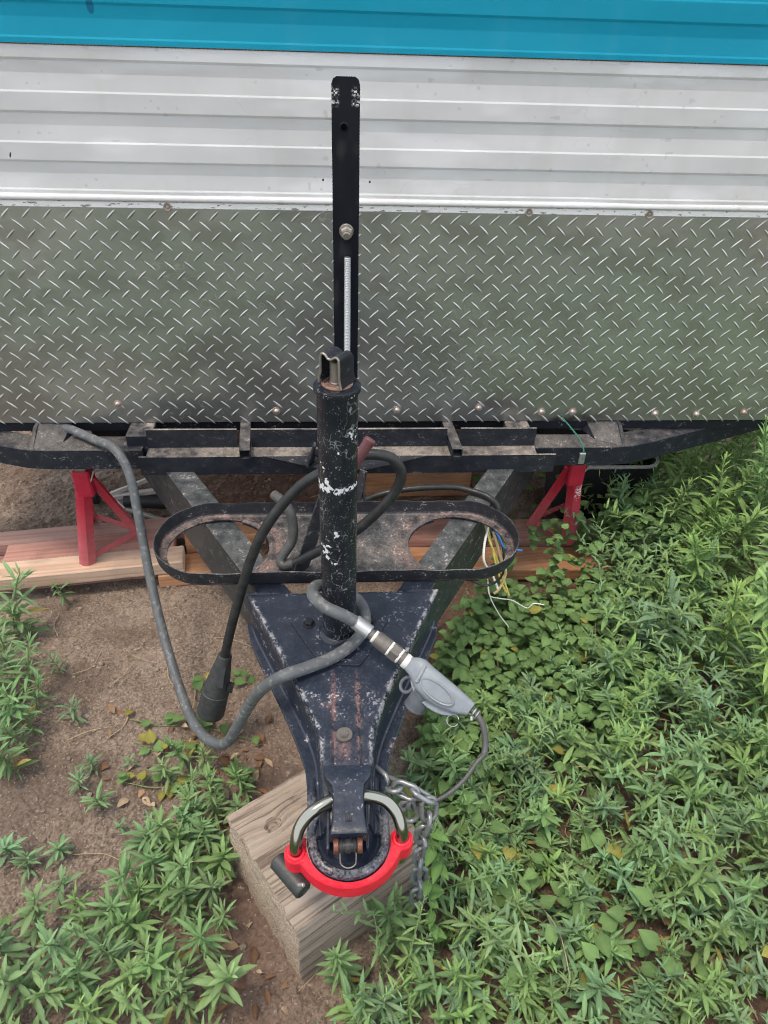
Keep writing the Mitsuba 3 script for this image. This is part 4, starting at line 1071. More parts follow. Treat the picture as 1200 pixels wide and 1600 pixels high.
# ------------------------------------------------------------------ loose wires
WB = thing('wire_bundle', 'tangle of cut yellow, white, blue and black wires hanging by the right rail', 'wires')
for mat_, r_, pts_ in (
        ('wire_yellow', 0.0026, [(0.318, 1.225, 0.41), (0.3192, 1.2115, 0.40), (0.3288, 1.1825, 0.37), (0.3466, 1.1756, 0.33), (0.3659, 1.1678, 0.28), (0.3886, 1.1683, 0.22)]),
        ('wire_yellow', 0.0024, [(0.322, 1.225, 0.41), (0.3262, 1.205, 0.39), (0.338, 1.178, 0.345), (0.352, 1.171, 0.30), (0.371, 1.166, 0.25), (0.381, 1.168, 0.23)]),
        ('wire_white', 0.0028, [(0.326, 1.22, 0.41), (0.3256, 1.2002, 0.40), (0.3159, 1.172, 0.37), (0.315, 1.1544, 0.34), (0.3444, 1.1683, 0.28), (0.3579, 1.1586, 0.25)]),
        ('wire_blue', 0.0024, [(0.328, 1.215, 0.41), (0.3317, 1.1957, 0.40), (0.3482, 1.1807, 0.38), (0.359, 1.1722, 0.36), (0.380, 1.182, 0.345), (0.4076, 1.1956, 0.33)]),
        ('black_rubber', 0.0026, [(0.331, 1.22, 0.41), (0.3353, 1.2, 0.40), (0.3539, 1.1819, 0.37), (0.3609, 1.1542, 0.33), (0.3568, 1.1576, 0.28), (0.3308, 1.159, 0.26), (0.30, 1.165, 0.268)]),
        ('wire_tan', 0.0034, [(0.3350, 1.19, 0.39), (0.3428, 1.1822, 0.37), (0.3602, 1.1655, 0.32), (0.3716, 1.1671, 0.29), (0.3608, 1.1585, 0.25), (0.352, 1.160, 0.235)]),
        ('wire_white', 0.0012, [(0.3373, 1.1797, 0.26), (0.3447, 1.1695, 0.22), (0.3711, 1.179, 0.20), (0.403, 1.182, 0.19), (0.4423, 1.176, 0.17), (0.452, 1.175, 0.185), (0.4783, 1.1753, 0.18)]),
        ('wire_white', 0.0011, [(0.340, 1.175, 0.245), (0.3447, 1.1695, 0.22), (0.374, 1.1671, 0.16), (0.4015, 1.1638, 0.12)])):
    part(WB, 'wire', tube(spline(pts_, 0.004), r_, 8), mat_, 60)

# ------------------------------------------------------------------ jack stands and their boards
def jack_stand(F1, F2, F3, top, label):
    k = thing('jack_stand', label, 'jack stand')
    F1, F2, F3, top = map(np.array, (F1, F2, F3, top))
    for f in (F1, F2, F3):
        ctr = (F1 + F2 + F3) / 3
        o = f - ctr
        o[2] = 0
        o /= np.linalg.norm(o)
        s_ = np.array([-o[1], o[0], 0])
        big = f is F1
        wt, wb_ = (0.020, 0.0245) if big else (0.011, 0.0135)
        th = 0.004
        up = top + o * (0.014 if big else 0.022) - np.array([0, 0, 0.004 if big else 0.03])
        rings = []
        for t in np.linspace(0, 1, 6):
            c0, w = f * (1 - t) + up * t, wb_ * (1 - t) + wt * t
            q_ = [(-w, -0.016), (-w * .55, 0.002), (0, 0.005), (w * .55, 0.002), (w, -0.016), (w - th, -0.018), (w * .5, -0.003), (0, 0.0), (-w * .5, -0.003), (-w + th, -0.018)]
            rings.append([c0 + s_ * a + o * b for a, b in q_])
        part(k, 'leg', loft(rings), 'stand_red', 30)
    for a, b in ((F1, F2), (F2, F3), (F3, F1)):
        h = 0.022 if a is F1 else 0.034
        ta, tb_ = a + (top - a) * 0.06, b + (top - b) * 0.06
        ta[2] = 0.08 + h * 0.7
        tb_[2] = 0.08 + h
        part(k, 'strap', bar(ta, tb_, 0.003, 0.017, 0.0006), 'stand_red')
    part(k, 'collar', cat_([cbox(top[0] - 0.021, top[0] + 0.021, top[1] - 0.021, top[1] + 0.021, top[2] - 0.075, top[2] - 0.002, 0.004)]), 'stand_red')
    part(k, 'ratchet_column', cbox(top[0] - 0.014, top[0] + 0.014, top[1] - 0.014, top[1] + 0.014, top[2] - 0.01, top[2] + 0.03, 0.002), 'old_zinc')
    part(k, 'saddle', cbox(top[0] - 0.035, top[0] + 0.035, top[1] - 0.018, top[1] + 0.018, top[2] + 0.028, top[2] + 0.034, 0.002), 'stand_red')
    part(k, 'release_lever', bar(top + [0.02, -0.012, -0.03], top + [0.034, -0.015, 0.002], 0.003, 0.012, 0.001, up=(0, -1, 0)), 'pale_alloy')


jack_stand((-0.6573, 1.4560, 0.0805), (-0.5280, 1.5720, 0.0805), (-0.690, 1.640, 0.0805), (-0.607, 1.475, 0.372), 'red jack stand left of the tongue on the pale boards')
jack_stand((0.6529, 1.5098, 0.0805), (0.5480, 1.5978, 0.0805), (0.690, 1.668, 0.0805), (0.610, 1.50, 0.372), 'red jack stand right of the tongue rising out of green vines')


def plank(label, p0, p1, w, z0, z1, mat_, b=0.003):
    k = thing('plank', label, 'plank')
    m_ = bar((*p0, (z0 + z1) / 2), (*p1, (z0 + z1) / 2), w, z1 - z0, b)
    m_ = m_.subdivide_to_size(0.05)
    m_.vertices += 0.0016 * (meshkit.fbm(m_.vertices * 9, 2, 3)[:, None] - 0.5)
    single(k, m_, mat_, 35)


def pl2(label, a, b, c, z0, z1, mat_):
    """plank from front edge a-b and width c (towards the trailer)"""
    a, b = np.array(a), np.array(b)
    d = (b - a) / np.linalg.norm(b - a)
    nrm = np.array([-d[1], d[0]])
    plank(label, a + nrm * c / 2, b + nrm * c / 2, c, z0, z1, mat_)


pl2('pale yellowish plank in front, under the left jack stand', (-1.02, 1.382), (-0.405, 1.462), 0.070, 0.0405, 0.0800, 'pale_board')
pl2('reddish middle plank under the left jack stand', (-0.872, 1.4735), (-0.440, 1.530), 0.071, 0.0405, 0.0790, 'red_board')
pl2('dusky red plank farthest back under the left jack stand', (-1.05, 1.5235), (-0.380, 1.611), 0.060, 0.0405, 0.0785, 'dusky_board')
pl2('orange plank sticking out below the others by the left rail', (-0.475, 1.449), (-0.275, 1.475), 0.085, -0.002, 0.0395, 'orange_board')
pl2('orange plank lying crosswise beneath the left rail', (-0.414, 1.548), (-0.200, 1.60), 0.10, 0.020, 0.064, 'orange_board')
pl2('dark board hidden under the pale planks', (-0.98, 1.432), (-0.49, 1.496), 0.17, -0.006, 0.0385, 'dusky_board')
pl2('reddish brown plank between the right rail and the right jack stand', (0.150, 1.560), (0.80, 1.545), 0.098, 0.020, 0.064, 'red_board')
pl2('dusky plank in front of the right jack stand half covered by vines', (0.200, 1.455), (0.78, 1.440), 0.098, 0.004, 0.044, 'orange_board')
pl2('broad orange timber lying far back under the cross member', (-0.02, 1.845), (0.425, 1.850), 0.12, 0.0, 0.085, 'orange_board')

# ------------------------------------------------------------------ weathered timber block
TB = thing('timber_block', 'weathered square timber block with deep grain lying under the coupler', 'timber block')


def timber():
    u0, u1, v0, v1, zt, zb = 0.2080, 0.452, 0.4420, 0.6760, 0.198, -0.03
    ring, nr = [], []
    N = 120
    for t in np.linspace(0, 1, N, endpoint=False):
        ring.append((v0 + (v1 - v0) * t, zt, 0, 1))
    for t in np.linspace(0, 1, 60, endpoint=False):
        ring.append((v1, zt + (zb - zt) * t, 1, 0))
    for t in np.linspace(0, 1, 20, endpoint=False):
        ring.append((v1 + (v0 - v1) * t, zb, 0, -1))
    for t in np.linspace(0, 1, 60, endpoint=False):
        ring.append((v0, zb + (zt - zb) * t, -1, 0))
    ring = np.array(ring)
    us = np.concatenate([np.linspace(u0, u0 + 0.05, 18), np.linspace(u0 + 0.055, u1, 50)])
    rings = []
    for u in us:
        v, z = ring[:, 0], ring[:, 1]
        kn = np.sqrt(((u - 0.262) / 1.3) ** 2 + (v - 0.611) ** 2)
        w = v + 0.010 * (meshkit.fbm(np.stack([u * 7 + 0 * v, v * 9, z * 9], -1), 2)) + 0.012 * np.exp(-(kn / 0.02) ** 2)
        P = np.stack([u * 4 + 0 * v, w * 150, z * 150], -1)
        g = meshkit.fbm(P, 2, 3)
        d = 0.0065 * np.clip((0.60 - g) * 3.2, 0, 1)
        chunk = meshkit.fbm(np.stack([u * 12 + 0 * v, v * 16, z * 16], -1), 3, 8)
        d += 0.006 * np.clip((chunk - 0.60) * 6, 0, 1) + 0.004 * (meshkit.fbm(np.stack([u * 3 + 0 * v, v * 4, z * 4], -1), 2, 6) - 0.4)
        d += 0.006 * (kn < 0.0095) * (z > zt - 0.01)
        cv, cz = (v0 + v1) / 2, (zt + zb) / 2
        # corner wear
        ed = np.minimum(np.abs(v - v0), np.abs(v - v1)) + np.abs(z - zt)
        d2 = 0.004 * np.exp(-(ed / 0.006) ** 2)
        vv = v - np.sign(ring[:, 2]) * d * 0.55 - np.sign(v - cv) * d2
        zz = z - np.sign(ring[:, 3]) * d - np.sign(z - cz) * d2 * (np.abs(z - zt) < 0.02)
        uu = u + 0.006 * (meshkit.noise(np.stack([v * 60, z * 60, 0 * v], -1), 4) - 0.5) * (u < u0 + 0.001)
        ca, sa = math.cos(BA), math.sin(BA)
        rings.append(np.stack([uu * ca - vv * sa, uu * sa + vv * ca, zz], -1))
    return loft(rings)


single(TB, timber(), 'weathered_timber', 50)

# ------------------------------------------------------------------ things far back under the trailer
TJ = thing('floor_jack', 'pale metal floor jack lying on the dirt behind the left jack stand', 'jack')
part(TJ, 'side_bar', bar((-0.685, 1.795, 0.055), (-0.500, 1.800, 0.135), 0.010, 0.014, 0.002), 'pale_alloy')
part(TJ, 'side_bar', bar((-0.685, 1.790, 0.048), (-0.470, 1.772, 0.100), 0.014, 0.018, 0.003), 'pale_alloy')
part(TJ, 'side_bar', bar((-0.660, 1.792, 0.040), (-0.630, 1.770, 0.022), 0.014, 0.022, 0.003), 'pale_alloy')
part(TJ, 'side_bar', bar((-0.640, 1.776, 0.024), (-0.480, 1.700, 0.022), 0.012, 0.012, 0.002), 'pale_alloy')
part(TJ, 'pump_body', cyl((-0.630, 1.785, 0.045), (-0.480, 1.760, 0.055), 0.022, 20), 'under_black')
part(TJ, 'caster_wheel', cyl((-0.752, 1.832, 0.040), (-0.722, 1.836, 0.040), 0.036, 24, 0.004), 'under_black')
part(TJ, 'front_axle', cyl((-0.735, 1.834, 0.040), (-0.680, 1.794, 0.050), 0.006, 12), 'pale_alloy')
TUB = thing('plastic_tub', 'black plastic tub with a pale rim behind the right jack stand', 'tub')
rings, rim = [], []
poly = sg.box(0.66, 1.70, 0.950, 1.92).buffer(-0.05).buffer(0.05, quad_segs=8)
pts_ = np.array(poly.exterior.coords)[:-1]
c0 = pts_.mean(0)
for k, z in ((0.86, 0.0), (0.90, 0.01), (1.0, 0.205), (0.985, 0.207), (0.88, 0.03), (0.84, 0.025)):
    rings.append(np.column_stack([c0 + (pts_ - c0) * k, np.full(len(pts_), z)]))
part(TUB, 'tub_wall', loft(rings), 'tub_plastic', 40)
part(TUB, 'tub_rim', tube(np.column_stack([c0 + (pts_ - c0) * 1.005, np.full(len(pts_), 0.208)]), 0.0055, 10, closed=True), 'tub_rim', 60)

# ------------------------------------------------------------------ plants
def leaf(L, W, e0, droop, fold, az, base, col, nseg=5, wave=0.0, heart=False, twist=0.0):
    """one leaf: (vertices, faces, colours); starts at base, leaves at elevation e0 and bends down by droop along its length"""
    t = np.linspace(0, 1, nseg + 1)
    th = e0 - droop * t
    ds = L / nseg
    r = np.concatenate([[0], np.cumsum(np.cos((th[1:] + th[:-1]) / 2) * ds)])
    z = np.concatenate([[0], np.cumsum(np.sin((th[1:] + th[:-1]) / 2) * ds)])
    if heart:
        w = W * np.interp(t, [0, 0.08, 0.25, 0.5, 0.8, 1.0], [0.35, 0.85, 1.0, 0.82, 0.36, 0.01])
        back = -0.18 * L * (t == 0) + 0 * t
    else:
        w = W * np.interp(t, [0, 0.15, 0.4, 0.6, 0.82, 1.0], [0.22, 0.52, 0.93, 1.0, 0.58, 0.02])
        back = 0 * t
    cr, sr = math.cos(az), math.sin(az)
    up = np.stack([-np.sin(th), np.cos(th)], -1)        # (radial, z) normal of the blade
    V = []
    lat = np.array([-sr, cr, 0])
    tw = twist * t
    for side in (-1, 0, 1):
        f_ = (fold + wave * np.sin(t * 9 + side)) * abs(side)
        o = w * side * np.cos(tw) * math.sqrt(max(0.05, 1 - fold ** 2))
        h = w * (f_ + side * np.sin(tw))
        rr = r + up[:, 0] * h + back * abs(side)
        zz = z + up[:, 1] * h
        V.append(np.stack([base[0] + rr * cr + o * lat[0], base[1] + rr * sr + o * lat[1], base[2] + zz], -1))
    V = np.stack(V, 1).reshape(-1, 3)
    k = np.arange(nseg)[:, None] * 3
    F = np.concatenate([k + [0, 3, 4], k + [0, 4, 1], k + [1, 4, 5], k + [1, 5, 2]], 0)
    C = np.repeat(np.asarray(col, float)[None], len(V), 0)
    C[1::3] = C[1::3] * 1.0 + np.array([0.035, 0.04, 0.02])
    C *= np.repeat(0.88 + 0.2 * t, 3)[:, None]
    return V, F, C


def join(leaves):
    vs, fs, cs, a = [], [], [], 0
    for v, f, c in leaves:
        vs.append(v)
        fs.append(f + a)
        cs.append(c)
        a += len(v)
    return (np.vstack(vs), np.vstack(fs)), np.vstack(cs)


def weed_leaves(rng, x, y, h, L, n, lean, tint):
    """leaves and stem of one lance leaved weed: spiral up a stem, long below, a tuft of short upright ones on top"""
    z0 = float(gh(x, y))
    az = rng.uniform(0, 6.28)
    la = rng.uniform(0, 6.28)
    bend = lambda t: np.array([x + math.cos(la) * lean * h * t ** 1.6, y + math.sin(la) * lean * h * t ** 1.6, z0 + h * t])
    wide = rng.uniform(0.065, 0.125)
    base = (np.array([0.158, 0.252, 0.098]) * (1 - tint) + np.array([0.132, 0.222, 0.128]) * tint) * rng.uniform(0.82, 1.2)
    base = base * rng.uniform(0.94, 1.06, 3)
    out = []
    for i in range(n):
        t = 0.10 + 0.90 * ((i + 0.5) / n) ** 0.75
        az += 2.39996 + rng.uniform(-.9, .9)
        top = max(0, (t - 0.80) / 0.20)
        ll = L * rng.uniform(0.5, 1.15) * (1 - 0.62 * top) * (0.75 + 0.25 * min(1, t * 3))
        e0 = math.radians(rng.uniform(5, 58) * (1 - top) + rng.uniform(45, 78) * top)
        dr_ = math.radians(rng.uniform(5, 75) * (1 - top * 0.9))
        col = base * (1 + 0.35 * top) * rng.uniform(0.86, 1.14)
        if t < 0.35 and rng.random() < 0.09:
            col = np.array([0.27, 0.23, 0.07]) if rng.random() < 0.6 else np.array([0.24, 0.15, 0.08])
        out.append(leaf(ll, ll * wide * rng.uniform(0.9, 1.1), e0, dr_, rng.uniform(0.1, 0.42), az, bend(t), col, 5, 0.08 * rng.random(), twist=rng.uniform(-0.5, 0.5)))
    st_ = tube([bend(t) for t in np.linspace(0, 1, 6)], np.linspace(0.0022, 0.0010, 6) * (0.7 + h * 2), 5)
    return out, st_


def weed(label, group, rng, x, y, h, L, n, lean=0.25, tint=0.5, each=False):
    k = thing('weed', label, 'weed', group)
    lv_, st_ = weed_leaves(rng, x, y, h, L, n, lean, tint)
    part(k, 'stem', st_, 'stem_green', True)
    if each:
        for v, f, c in lv_:
            part(k, 'leaf', (v, f), 'weed_leaf', True, color=c)
    else:
        m_, c = join(lv_)
        part(k, 'foliage', m_, 'weed_leaf', True, kind='stuff', color=c)
    return k


RIGHT = np.cross(FWD, UP)
OUTER = []


def in_frame(x, y, z, m=0.03):
    """does the photograph show this place at all (plants that it does not show go into one common mass)"""
    d = np.array([x, y, z]) - CAM
    w_ = d @ FWD
    k_ = 600 / 1130.0
    return w_ > 0.1 and abs(d @ RIGHT) / w_ < k_ + m and abs(d @ UP) / w_ < k_ * 4 / 3 + m


def weed_in(label, group, rng, x, y, h, L, n, lean, tint, each=False):
    if in_frame(x, y, 0.0) or in_frame(x, y, h):
        weed(label, group, rng, x, y, h, L, n, lean, tint, each)
    else:
        OUTER.extend(weed_leaves(rng, x, y, h, L, n // 2, lean, tint)[0])


def inside(poly, x, y):
    return poly.contains(sg.Point(x, y))


def scatter(rng, poly, dist, avoid=(), tries=9000, dfun=None):
    """dart throwing"""
    x0, y0, x1, y1 = poly.bounds
    pts_, P = [], np.zeros((tries, 2))
    for _ in range(tries):
        x, y = rng.uniform(x0, x1), rng.uniform(y0, y1)
        d = dist if dfun is None else dfun(x, y)
        n = len(pts_)
        if n and ((P[:n, 0] - x) ** 2 + (P[:n, 1] - y) ** 2).min() < d * d:
            continue
        if not inside(poly, x, y) or any(inside(a, x, y) for a in avoid):
            continue
        P[n] = x, y
        pts_.append((x, y))
    return pts_


rng = np.random.default_rng(11)
ca, sa = math.cos(BA), math.sin(BA)
block_fp = sg.Polygon([(u * ca - v * sa, u * sa + v * ca) for u, v in ((0.205, 0.43), (0.462, 0.43), (0.462, 0.688), (0.205, 0.688))])
bare_r = sg.Point(0.43, 0.425).buffer(0.04).union(sg.Point(0.66, 0.40).buffer(0.045)).union(sg.Point(0.375, 0.70).buffer(0.025)).union(sg.Point(0.56, 0.60).buffer(0.022))

# single weeds on the bare dirt, left of the tongue
SOLO = [(-0.700, 1.395, 0.075, 0.035, 16, 'small weed standing at the front edge of the pale plank'),
        (-0.795, 1.285, 0.20, 0.075, 34, 'big light green weed at the left edge in front of the planks'),
        (-0.758, 1.275, 0.10, 0.060, 26, 'lower weed just right of the big one at the left edge'),
        (-0.650, 1.160, 0.055, 0.034, 20, 'small grey green weed on bare dirt left of the hanging hose'),
        (-0.579, 1.020, 0.050, 0.038, 22, 'small weed in the middle of the bare dirt'),
        (-0.505, 0.897, 0.035, 0.028, 22, 'tiny weed on the bare dirt above two others'),
        (-0.527, 0.859, 0.040, 0.032, 22, 'small dark weed on the bare dirt left of its neighbour'),
        (-0.474, 0.815, 0.065, 0.038, 26, 'lanky weed leaning on the bare dirt'),
        (-0.520, 0.722, 0.050, 0.034, 24, 'compact weed on the dirt above the lower left patch'),
        (-0.615, 0.726, 0.045, 0.040, 26, 'weed at the left edge on pale dry dirt'),
        (-0.572, 0.690, 0.040, 0.036, 30, 'bushy dark weed near the left edge on the dirt'),
        (-0.500, 0.630, 0.070, 0.045, 18, 'weed with few broad leaves beside a dead twig'),
        (-0.440, 0.905, 0.025, 0.022, 14, 'tiny seedling under the hanging plug'),
        (-0.415, 0.760, 0.028, 0.024, 12, 'tiny seedling on the dirt left of the hose loop'),
        (-0.370, 0.775, 0.022, 0.022, 10, 'tiny seedling near the timber block')]
for x, y, h, L, n, lab in SOLO:
    weed(lab, None, rng, x, y, h, L, n, 0.3, 0.9 if h < 0.06 else 0.5, each=True)

# the clump under the hose loop
for x, y in scatter(rng, sg.Polygon([(-0.34, 0.90), (-0.20, 0.87), (-0.175, 0.80), (-0.215, 0.745), (-0.30, 0.80), (-0.345, 0.86)]), 0.040, (block_fp,), 900):
    weed_in('green weed in the clump between hose loop and timber block', 'weeds in the clump under the hose loop', rng, x, y, rng.uniform(0.05, 0.10), rng.uniform(0.030, 0.042), 30, 0.25, 0.2)
# lower left patch
LLP = sg.Polygon([(-0.40, 0.66), (-0.33, 0.755), (-0.235, 0.785), (-0.215, 0.70), (-0.225, 0.615), (-0.195, 0.52), (-0.20, 0.40), (-0.24, 0.30), (-0.75, 0.30), (-0.66, 0.58), (-0.55, 0.555), (-0.50, 0.56), (-0.44, 0.60)])
for x, y in scatter(rng, LLP, 0.040, (block_fp,), 3500):
    hh = rng.uniform(0.07, 0.13) + 0.05 * (y < 0.55)
    if x > -0.27:
        lab, grp = 'lance leaved weed of the lower left patch on its side towards the timber block', 'lower left weeds towards the block'
    elif y > 0.66:
        lab, grp = 'lance leaved weed at the upper tip of the lower left patch', 'weeds at the tip of the lower left patch'
    elif y < 0.50:
        lab, grp = 'big lance leaved weed in the lower left patch nearest the bottom edge', 'lower left weeds at the bottom edge'
    else:
        lab, grp = 'lance leaved weed in the middle of the lower left patch', 'weeds in the middle of the lower left patch'
    weed_in(lab, grp, rng, x, y, hh, rng.uniform(0.036, 0.052), int(rng.integers(30, 42)), 0.28, rng.uniform(0.0, 0.6), True)
# left edge bunch
for x, y in scatter(rng, sg.Polygon([(-1.0, 1.25), (-0.80, 1.25), (-0.735, 1.15), (-0.665, 1.05), (-0.640, 0.97), (-0.645, 0.88), (-1.0, 0.84)]), 0.043, (), 3000):
    weed_in('weed in the bunch growing in along the left edge', 'weeds along the left edge', rng, x, y, rng.uniform(0.09, 0.17), rng.uniform(0.038, 0.054), 34, 0.25, 0.5)

# front of the block: two tall single weeds
weed('upright feathery weed in front of the timber block below the lock', None, rng, 0.000, 0.474, 0.185, 0.036, 66, 0.12, 0.2, each=True)
weed('light green weed with long leaves right of the feathery one before the block', None, rng, 0.090, 0.508, 0.150, 0.060, 30, 0.2, 0.1, each=True)

# dense weeds on the right of the tongue
RP = sg.Polygon([(-0.03, 0.30), (-0.03, 0.44), (0.02, 0.47), (0.10, 0.505), (0.15, 0.57), (0.08, 0.64), (0.09, 0.78), (0.26, 0.92), (0.42, 0.98), (0.58, 1.12), (0.70, 1.30), (0.80, 1.62), (0.95, 1.90), (1.75, 1.95), (1.75, 0.30)])


SHOWN, MASS = [0], []


def low_zone(x, y):
    if y < 0.47 and x < 0.30:
        return 'lance leaved weed near the bottom edge, below and right of the timber block', 'weeds below the block'
    if y < 0.47:
        return 'lance leaved weed in the lowest row of the right patch, towards the bottom right corner', 'weeds near the bottom right corner'
    if x < 0.22:
        return 'lance leaved weed close to the hanging chain, right of the timber block', 'weeds beside the chain'
    if x < 0.34 and y > 0.7:
        return 'lance leaved weed growing below the grey regulator', 'weeds below the regulator'
    if y > 0.88:
        return 'weed at the border between the vines and the low weeds', 'weeds at the edge of the vines'
    if x > 0.62:
        return 'fuller weed between the low patch and the tall stand at the right', 'weeds before the tall stand'
    if y > 0.70:
        return 'lance leaved weed in the upper half of the dense patch right of the coupler', 'weeds in the upper half of the right patch'
    if x < 0.42:
        return 'lance leaved weed in the lower half of the right patch, on its left side', 'weeds in the lower left of the right patch'
    return 'lance leaved weed in the lower half of the right patch, on its right side', 'weeds in the lower right of the right patch'


low = scatter(rng, RP.intersection(sg.box(0, 0.28, 0.90, 1.7)), 0.030, (block_fp, bare_r), 30000)
low.sort(key=lambda p: p[0] ** 2 + p[1] ** 2)
for x, y in low:
    far = max(0, (x - 0.35) * 0.5 + (y - 0.7) * 0.16)
    hh = rng.uniform(0.05, 0.105) + 0.06 * float(meshkit.noise(np.array([x * 8, y * 8, 1.0]), 60)) + 0.24 * far + 0.05 * rng.random() ** 3
    lab, grp = low_zone(x, y)
    SP = rng.uniform(0.1, 0.9)
    LL_ = rng.uniform(0.022, 0.048) + 0.035 * far
    nl, tn_ = int(rng.integers(16, 44)), rng.uniform(-0.3, 1.0)
    hh *= rng.uniform(0.7, 1.45)
    if SHOWN[0] < 170 and (in_frame(x, y, 0.0) or in_frame(x, y, hh)):
        SHOWN[0] += 1
        weed(lab, grp, rng, x, y, hh, LL_, nl, SP, tn_)
    elif in_frame(x, y, 0.0, 0.05) or in_frame(x, y, hh, 0.05):
        lv1, st1 = weed_leaves(rng, x, y, hh, LL_, nl, SP, tn_)
        MASS.extend(lv1)
    else:
        OUTER.extend(weed_leaves(rng, x, y, hh, LL_, nl // 2, SP, tn_)[0])
tall = scatter(rng, RP.intersection(sg.box(0.88, 0.5, 1.7, 1.95)), 0.074, (), 7000)
for x, y in tall:
    hh = rng.uniform(0.34, 0.54) * (0.75 + 0.35 * min(1, max(0, (x - 0.85) / 0.3)))
    lab, grp = ('tall green weed of the right edge stand growing close to the trailer', 'tall weeds close to the trailer') if y > 1.25 else ('tall green weed of the right edge stand growing away from the trailer', 'tall weeds away from the trailer')
    weed_in(lab, grp, rng, x, y, hh, rng.uniform(0.048, 0.068), int(rng.integers(70, 95)), 0.25, rng.uniform(-0.6, 0.3))
fg = np.random.default_rng(77)
for _ in range(10000):
    x, y = fg.uniform(0.02, 1.6), fg.uniform(0.30, 1.95)
    if not inside(RP, x, y) or inside(block_fp, x, y) or (inside(bare_r, x, y) and fg.random() < 0.8):
        continue
    if meshkit.fbm(np.array([x * 9, y * 9, 5.0]), 2, 50) < 0.36:
        continue
    L = fg.uniform(0.018, 0.038) * (1 + 0.5 * (x > 0.85))
    col = np.array([0.125, 0.215, 0.080]) * fg.uniform(0.7, 1.25)
    MASS.append(leaf(L, L * fg.uniform(0.08, 0.12), math.radians(fg.uniform(0, 60)), math.radians(fg.uniform(0, 70)), 0.25, fg.uniform(0, 6.28), (x, y, float(gh(x, y)) + fg.uniform(0.0, 0.05) + (0.12 * fg.random() if x > 0.85 else 0)), col, 4, twist=fg.uniform(-.6, .6)))
m_, c = join(MASS)
k = thing('low_weed_mass', 'remaining low weeds filling the gaps between the vines and the tall stand', 'weeds', kind='stuff')
single(k, m_, 'weed_leaf', True, color=c)
weed('pale weed with long blue green leaves rising above the vines at the right', None, rng, 0.745, 1.09, 0.27, 0.095, 24, 0.15, 1.0, each=True)

# round leaved vine cover between the right rail and the right jack stand
def vine_leaf(rng, x, y, z, L, yellow=0.0):
    col = np.array([0.120, 0.205, 0.075]) * rng.uniform(0.75, 1.25)
    if rng.random() < 0.03 + yellow:
        col = np.array([0.26, 0.24, 0.06]) * rng.uniform(0.7, 1.1)
    return leaf(L, L * rng.uniform(0.40, 0.52), math.radians(rng.uniform(-5, 35)), math.radians(rng.uniform(5, 55)), rng.uniform(0.05, 0.3), rng.uniform(0, 6.28), (x, y, z), col, 5, 0.06, heart=True, twist=rng.uniform(-.4, .4))


VP = sg.Polygon([(0.17, 0.92), (0.24, 1.16), (0.33, 1.32), (0.42, 1.40), (0.49, 1.46), (0.60, 1.52), (0.74, 1.60), (0.95, 1.66), (1.02, 1.60), (0.86, 1.30), (0.78, 1.05), (0.62, 0.92), (0.45, 0.86), (0.28, 0.80), (0.20, 0.72)])
vg = np.random.default_rng(21)
lv_ = []
for _ in range(9000):
    x, y = vg.uniform(0.12, 1.05), vg.uniform(0.7, 1.72)
    if not inside(VP, x, y):
        continue
    if meshkit.fbm(np.array([x * 7, y * 7, 2.0]), 2, 40) < 0.33:
        continue
    cover = min(1, max(0.25, (x - 0.25) * 2 + (y - 0.9)))
    z = float(gh(x, y)) + 0.012 + (0.05 + 0.07 * cover) * vg.random() ** 1.3 + (0.045 + 0.07 * vg.random() if y > 1.37 else 0)
    lv_.append(vine_leaf(vg, x, y, z, vg.uniform(0.016, 0.034)))
    if len(lv_) > 3800:
        break
for _ in range(420):
    x, y = vg.uniform(0.12, 1.0), vg.uniform(0.42, 1.1)
    if not inside(RP, x, y) or meshkit.noise(np.array([x * 6, y * 6, 3.0]), 71) < 0.5:
        continue
    lv_.append(vine_leaf(vg, x, y, float(gh(x, y)) + vg.uniform(0.03, 0.12), vg.uniform(0.022, 0.036), 0.08))
m_, c = join(lv_)
k = thing('vine_cover', 'round leaved green vines covering the ground around the right jack stand', 'ground cover', kind='stuff')
single(k, m_, 'vine_leaf', True, color=c)
# vines behind the right jack stand
lv_ = []
for _ in range(900):
    x, y = vg.uniform(0.40, 1.5), vg.uniform(1.60, 2.5)
    z = float(gh(x, y)) + 0.01 + 0.22 * vg.random() ** 1.5 * (1 if x < 0.68 or x > 0.98 else 0.2)
    if 0.62 < x < 0.96 and 1.6 < y < 1.92:
        continue
    lv_.append(vine_leaf(vg, x, y, z, vg.uniform(0.02, 0.036), 0.05))
m_, c = join(lv_)
k = thing('rear_vines', 'shaded vines growing behind the right jack stand under the trailer', 'ground cover', kind='stuff')
single(k, m_, 'vine_leaf', True, color=c)

# straggly vine sprigs on the dirt left of the tongue
SPR = [((-0.46, 1.02), (-0.36, 1.00), (-0.26, 1.07), 9, 'yellowing vine sprig on the dirt behind the plug'), ((-0.34, 1.10), (-0.26, 1.13), (-0.18, 1.10), 9, 'vine sprig growing beside the left rail'),
       ((-0.44, 0.96), (-0.37, 0.93), (-0.30, 0.95), 8, 'sparse vine sprig under the hanging plug'), ((-0.44, 0.865), (-0.37, 0.85), (-0.32, 0.86), 12, 'low vine sprig with pale leaf backs on the dirt'),
       ((-0.585, 0.585), (-0.56, 0.60), (-0.54, 0.595), 4, 'pale yellow green vine sprig at the lower left'), ((-0.30, 1.00), (-0.24, 0.97), (-0.19, 0.96), 8, 'vine sprig against the left side of the coupler'),
       ((0.02, 1.12), (0.08, 1.16), (0.14, 1.18), 14, 'vine sprig on the dirt seen below the gas bottle tray')]
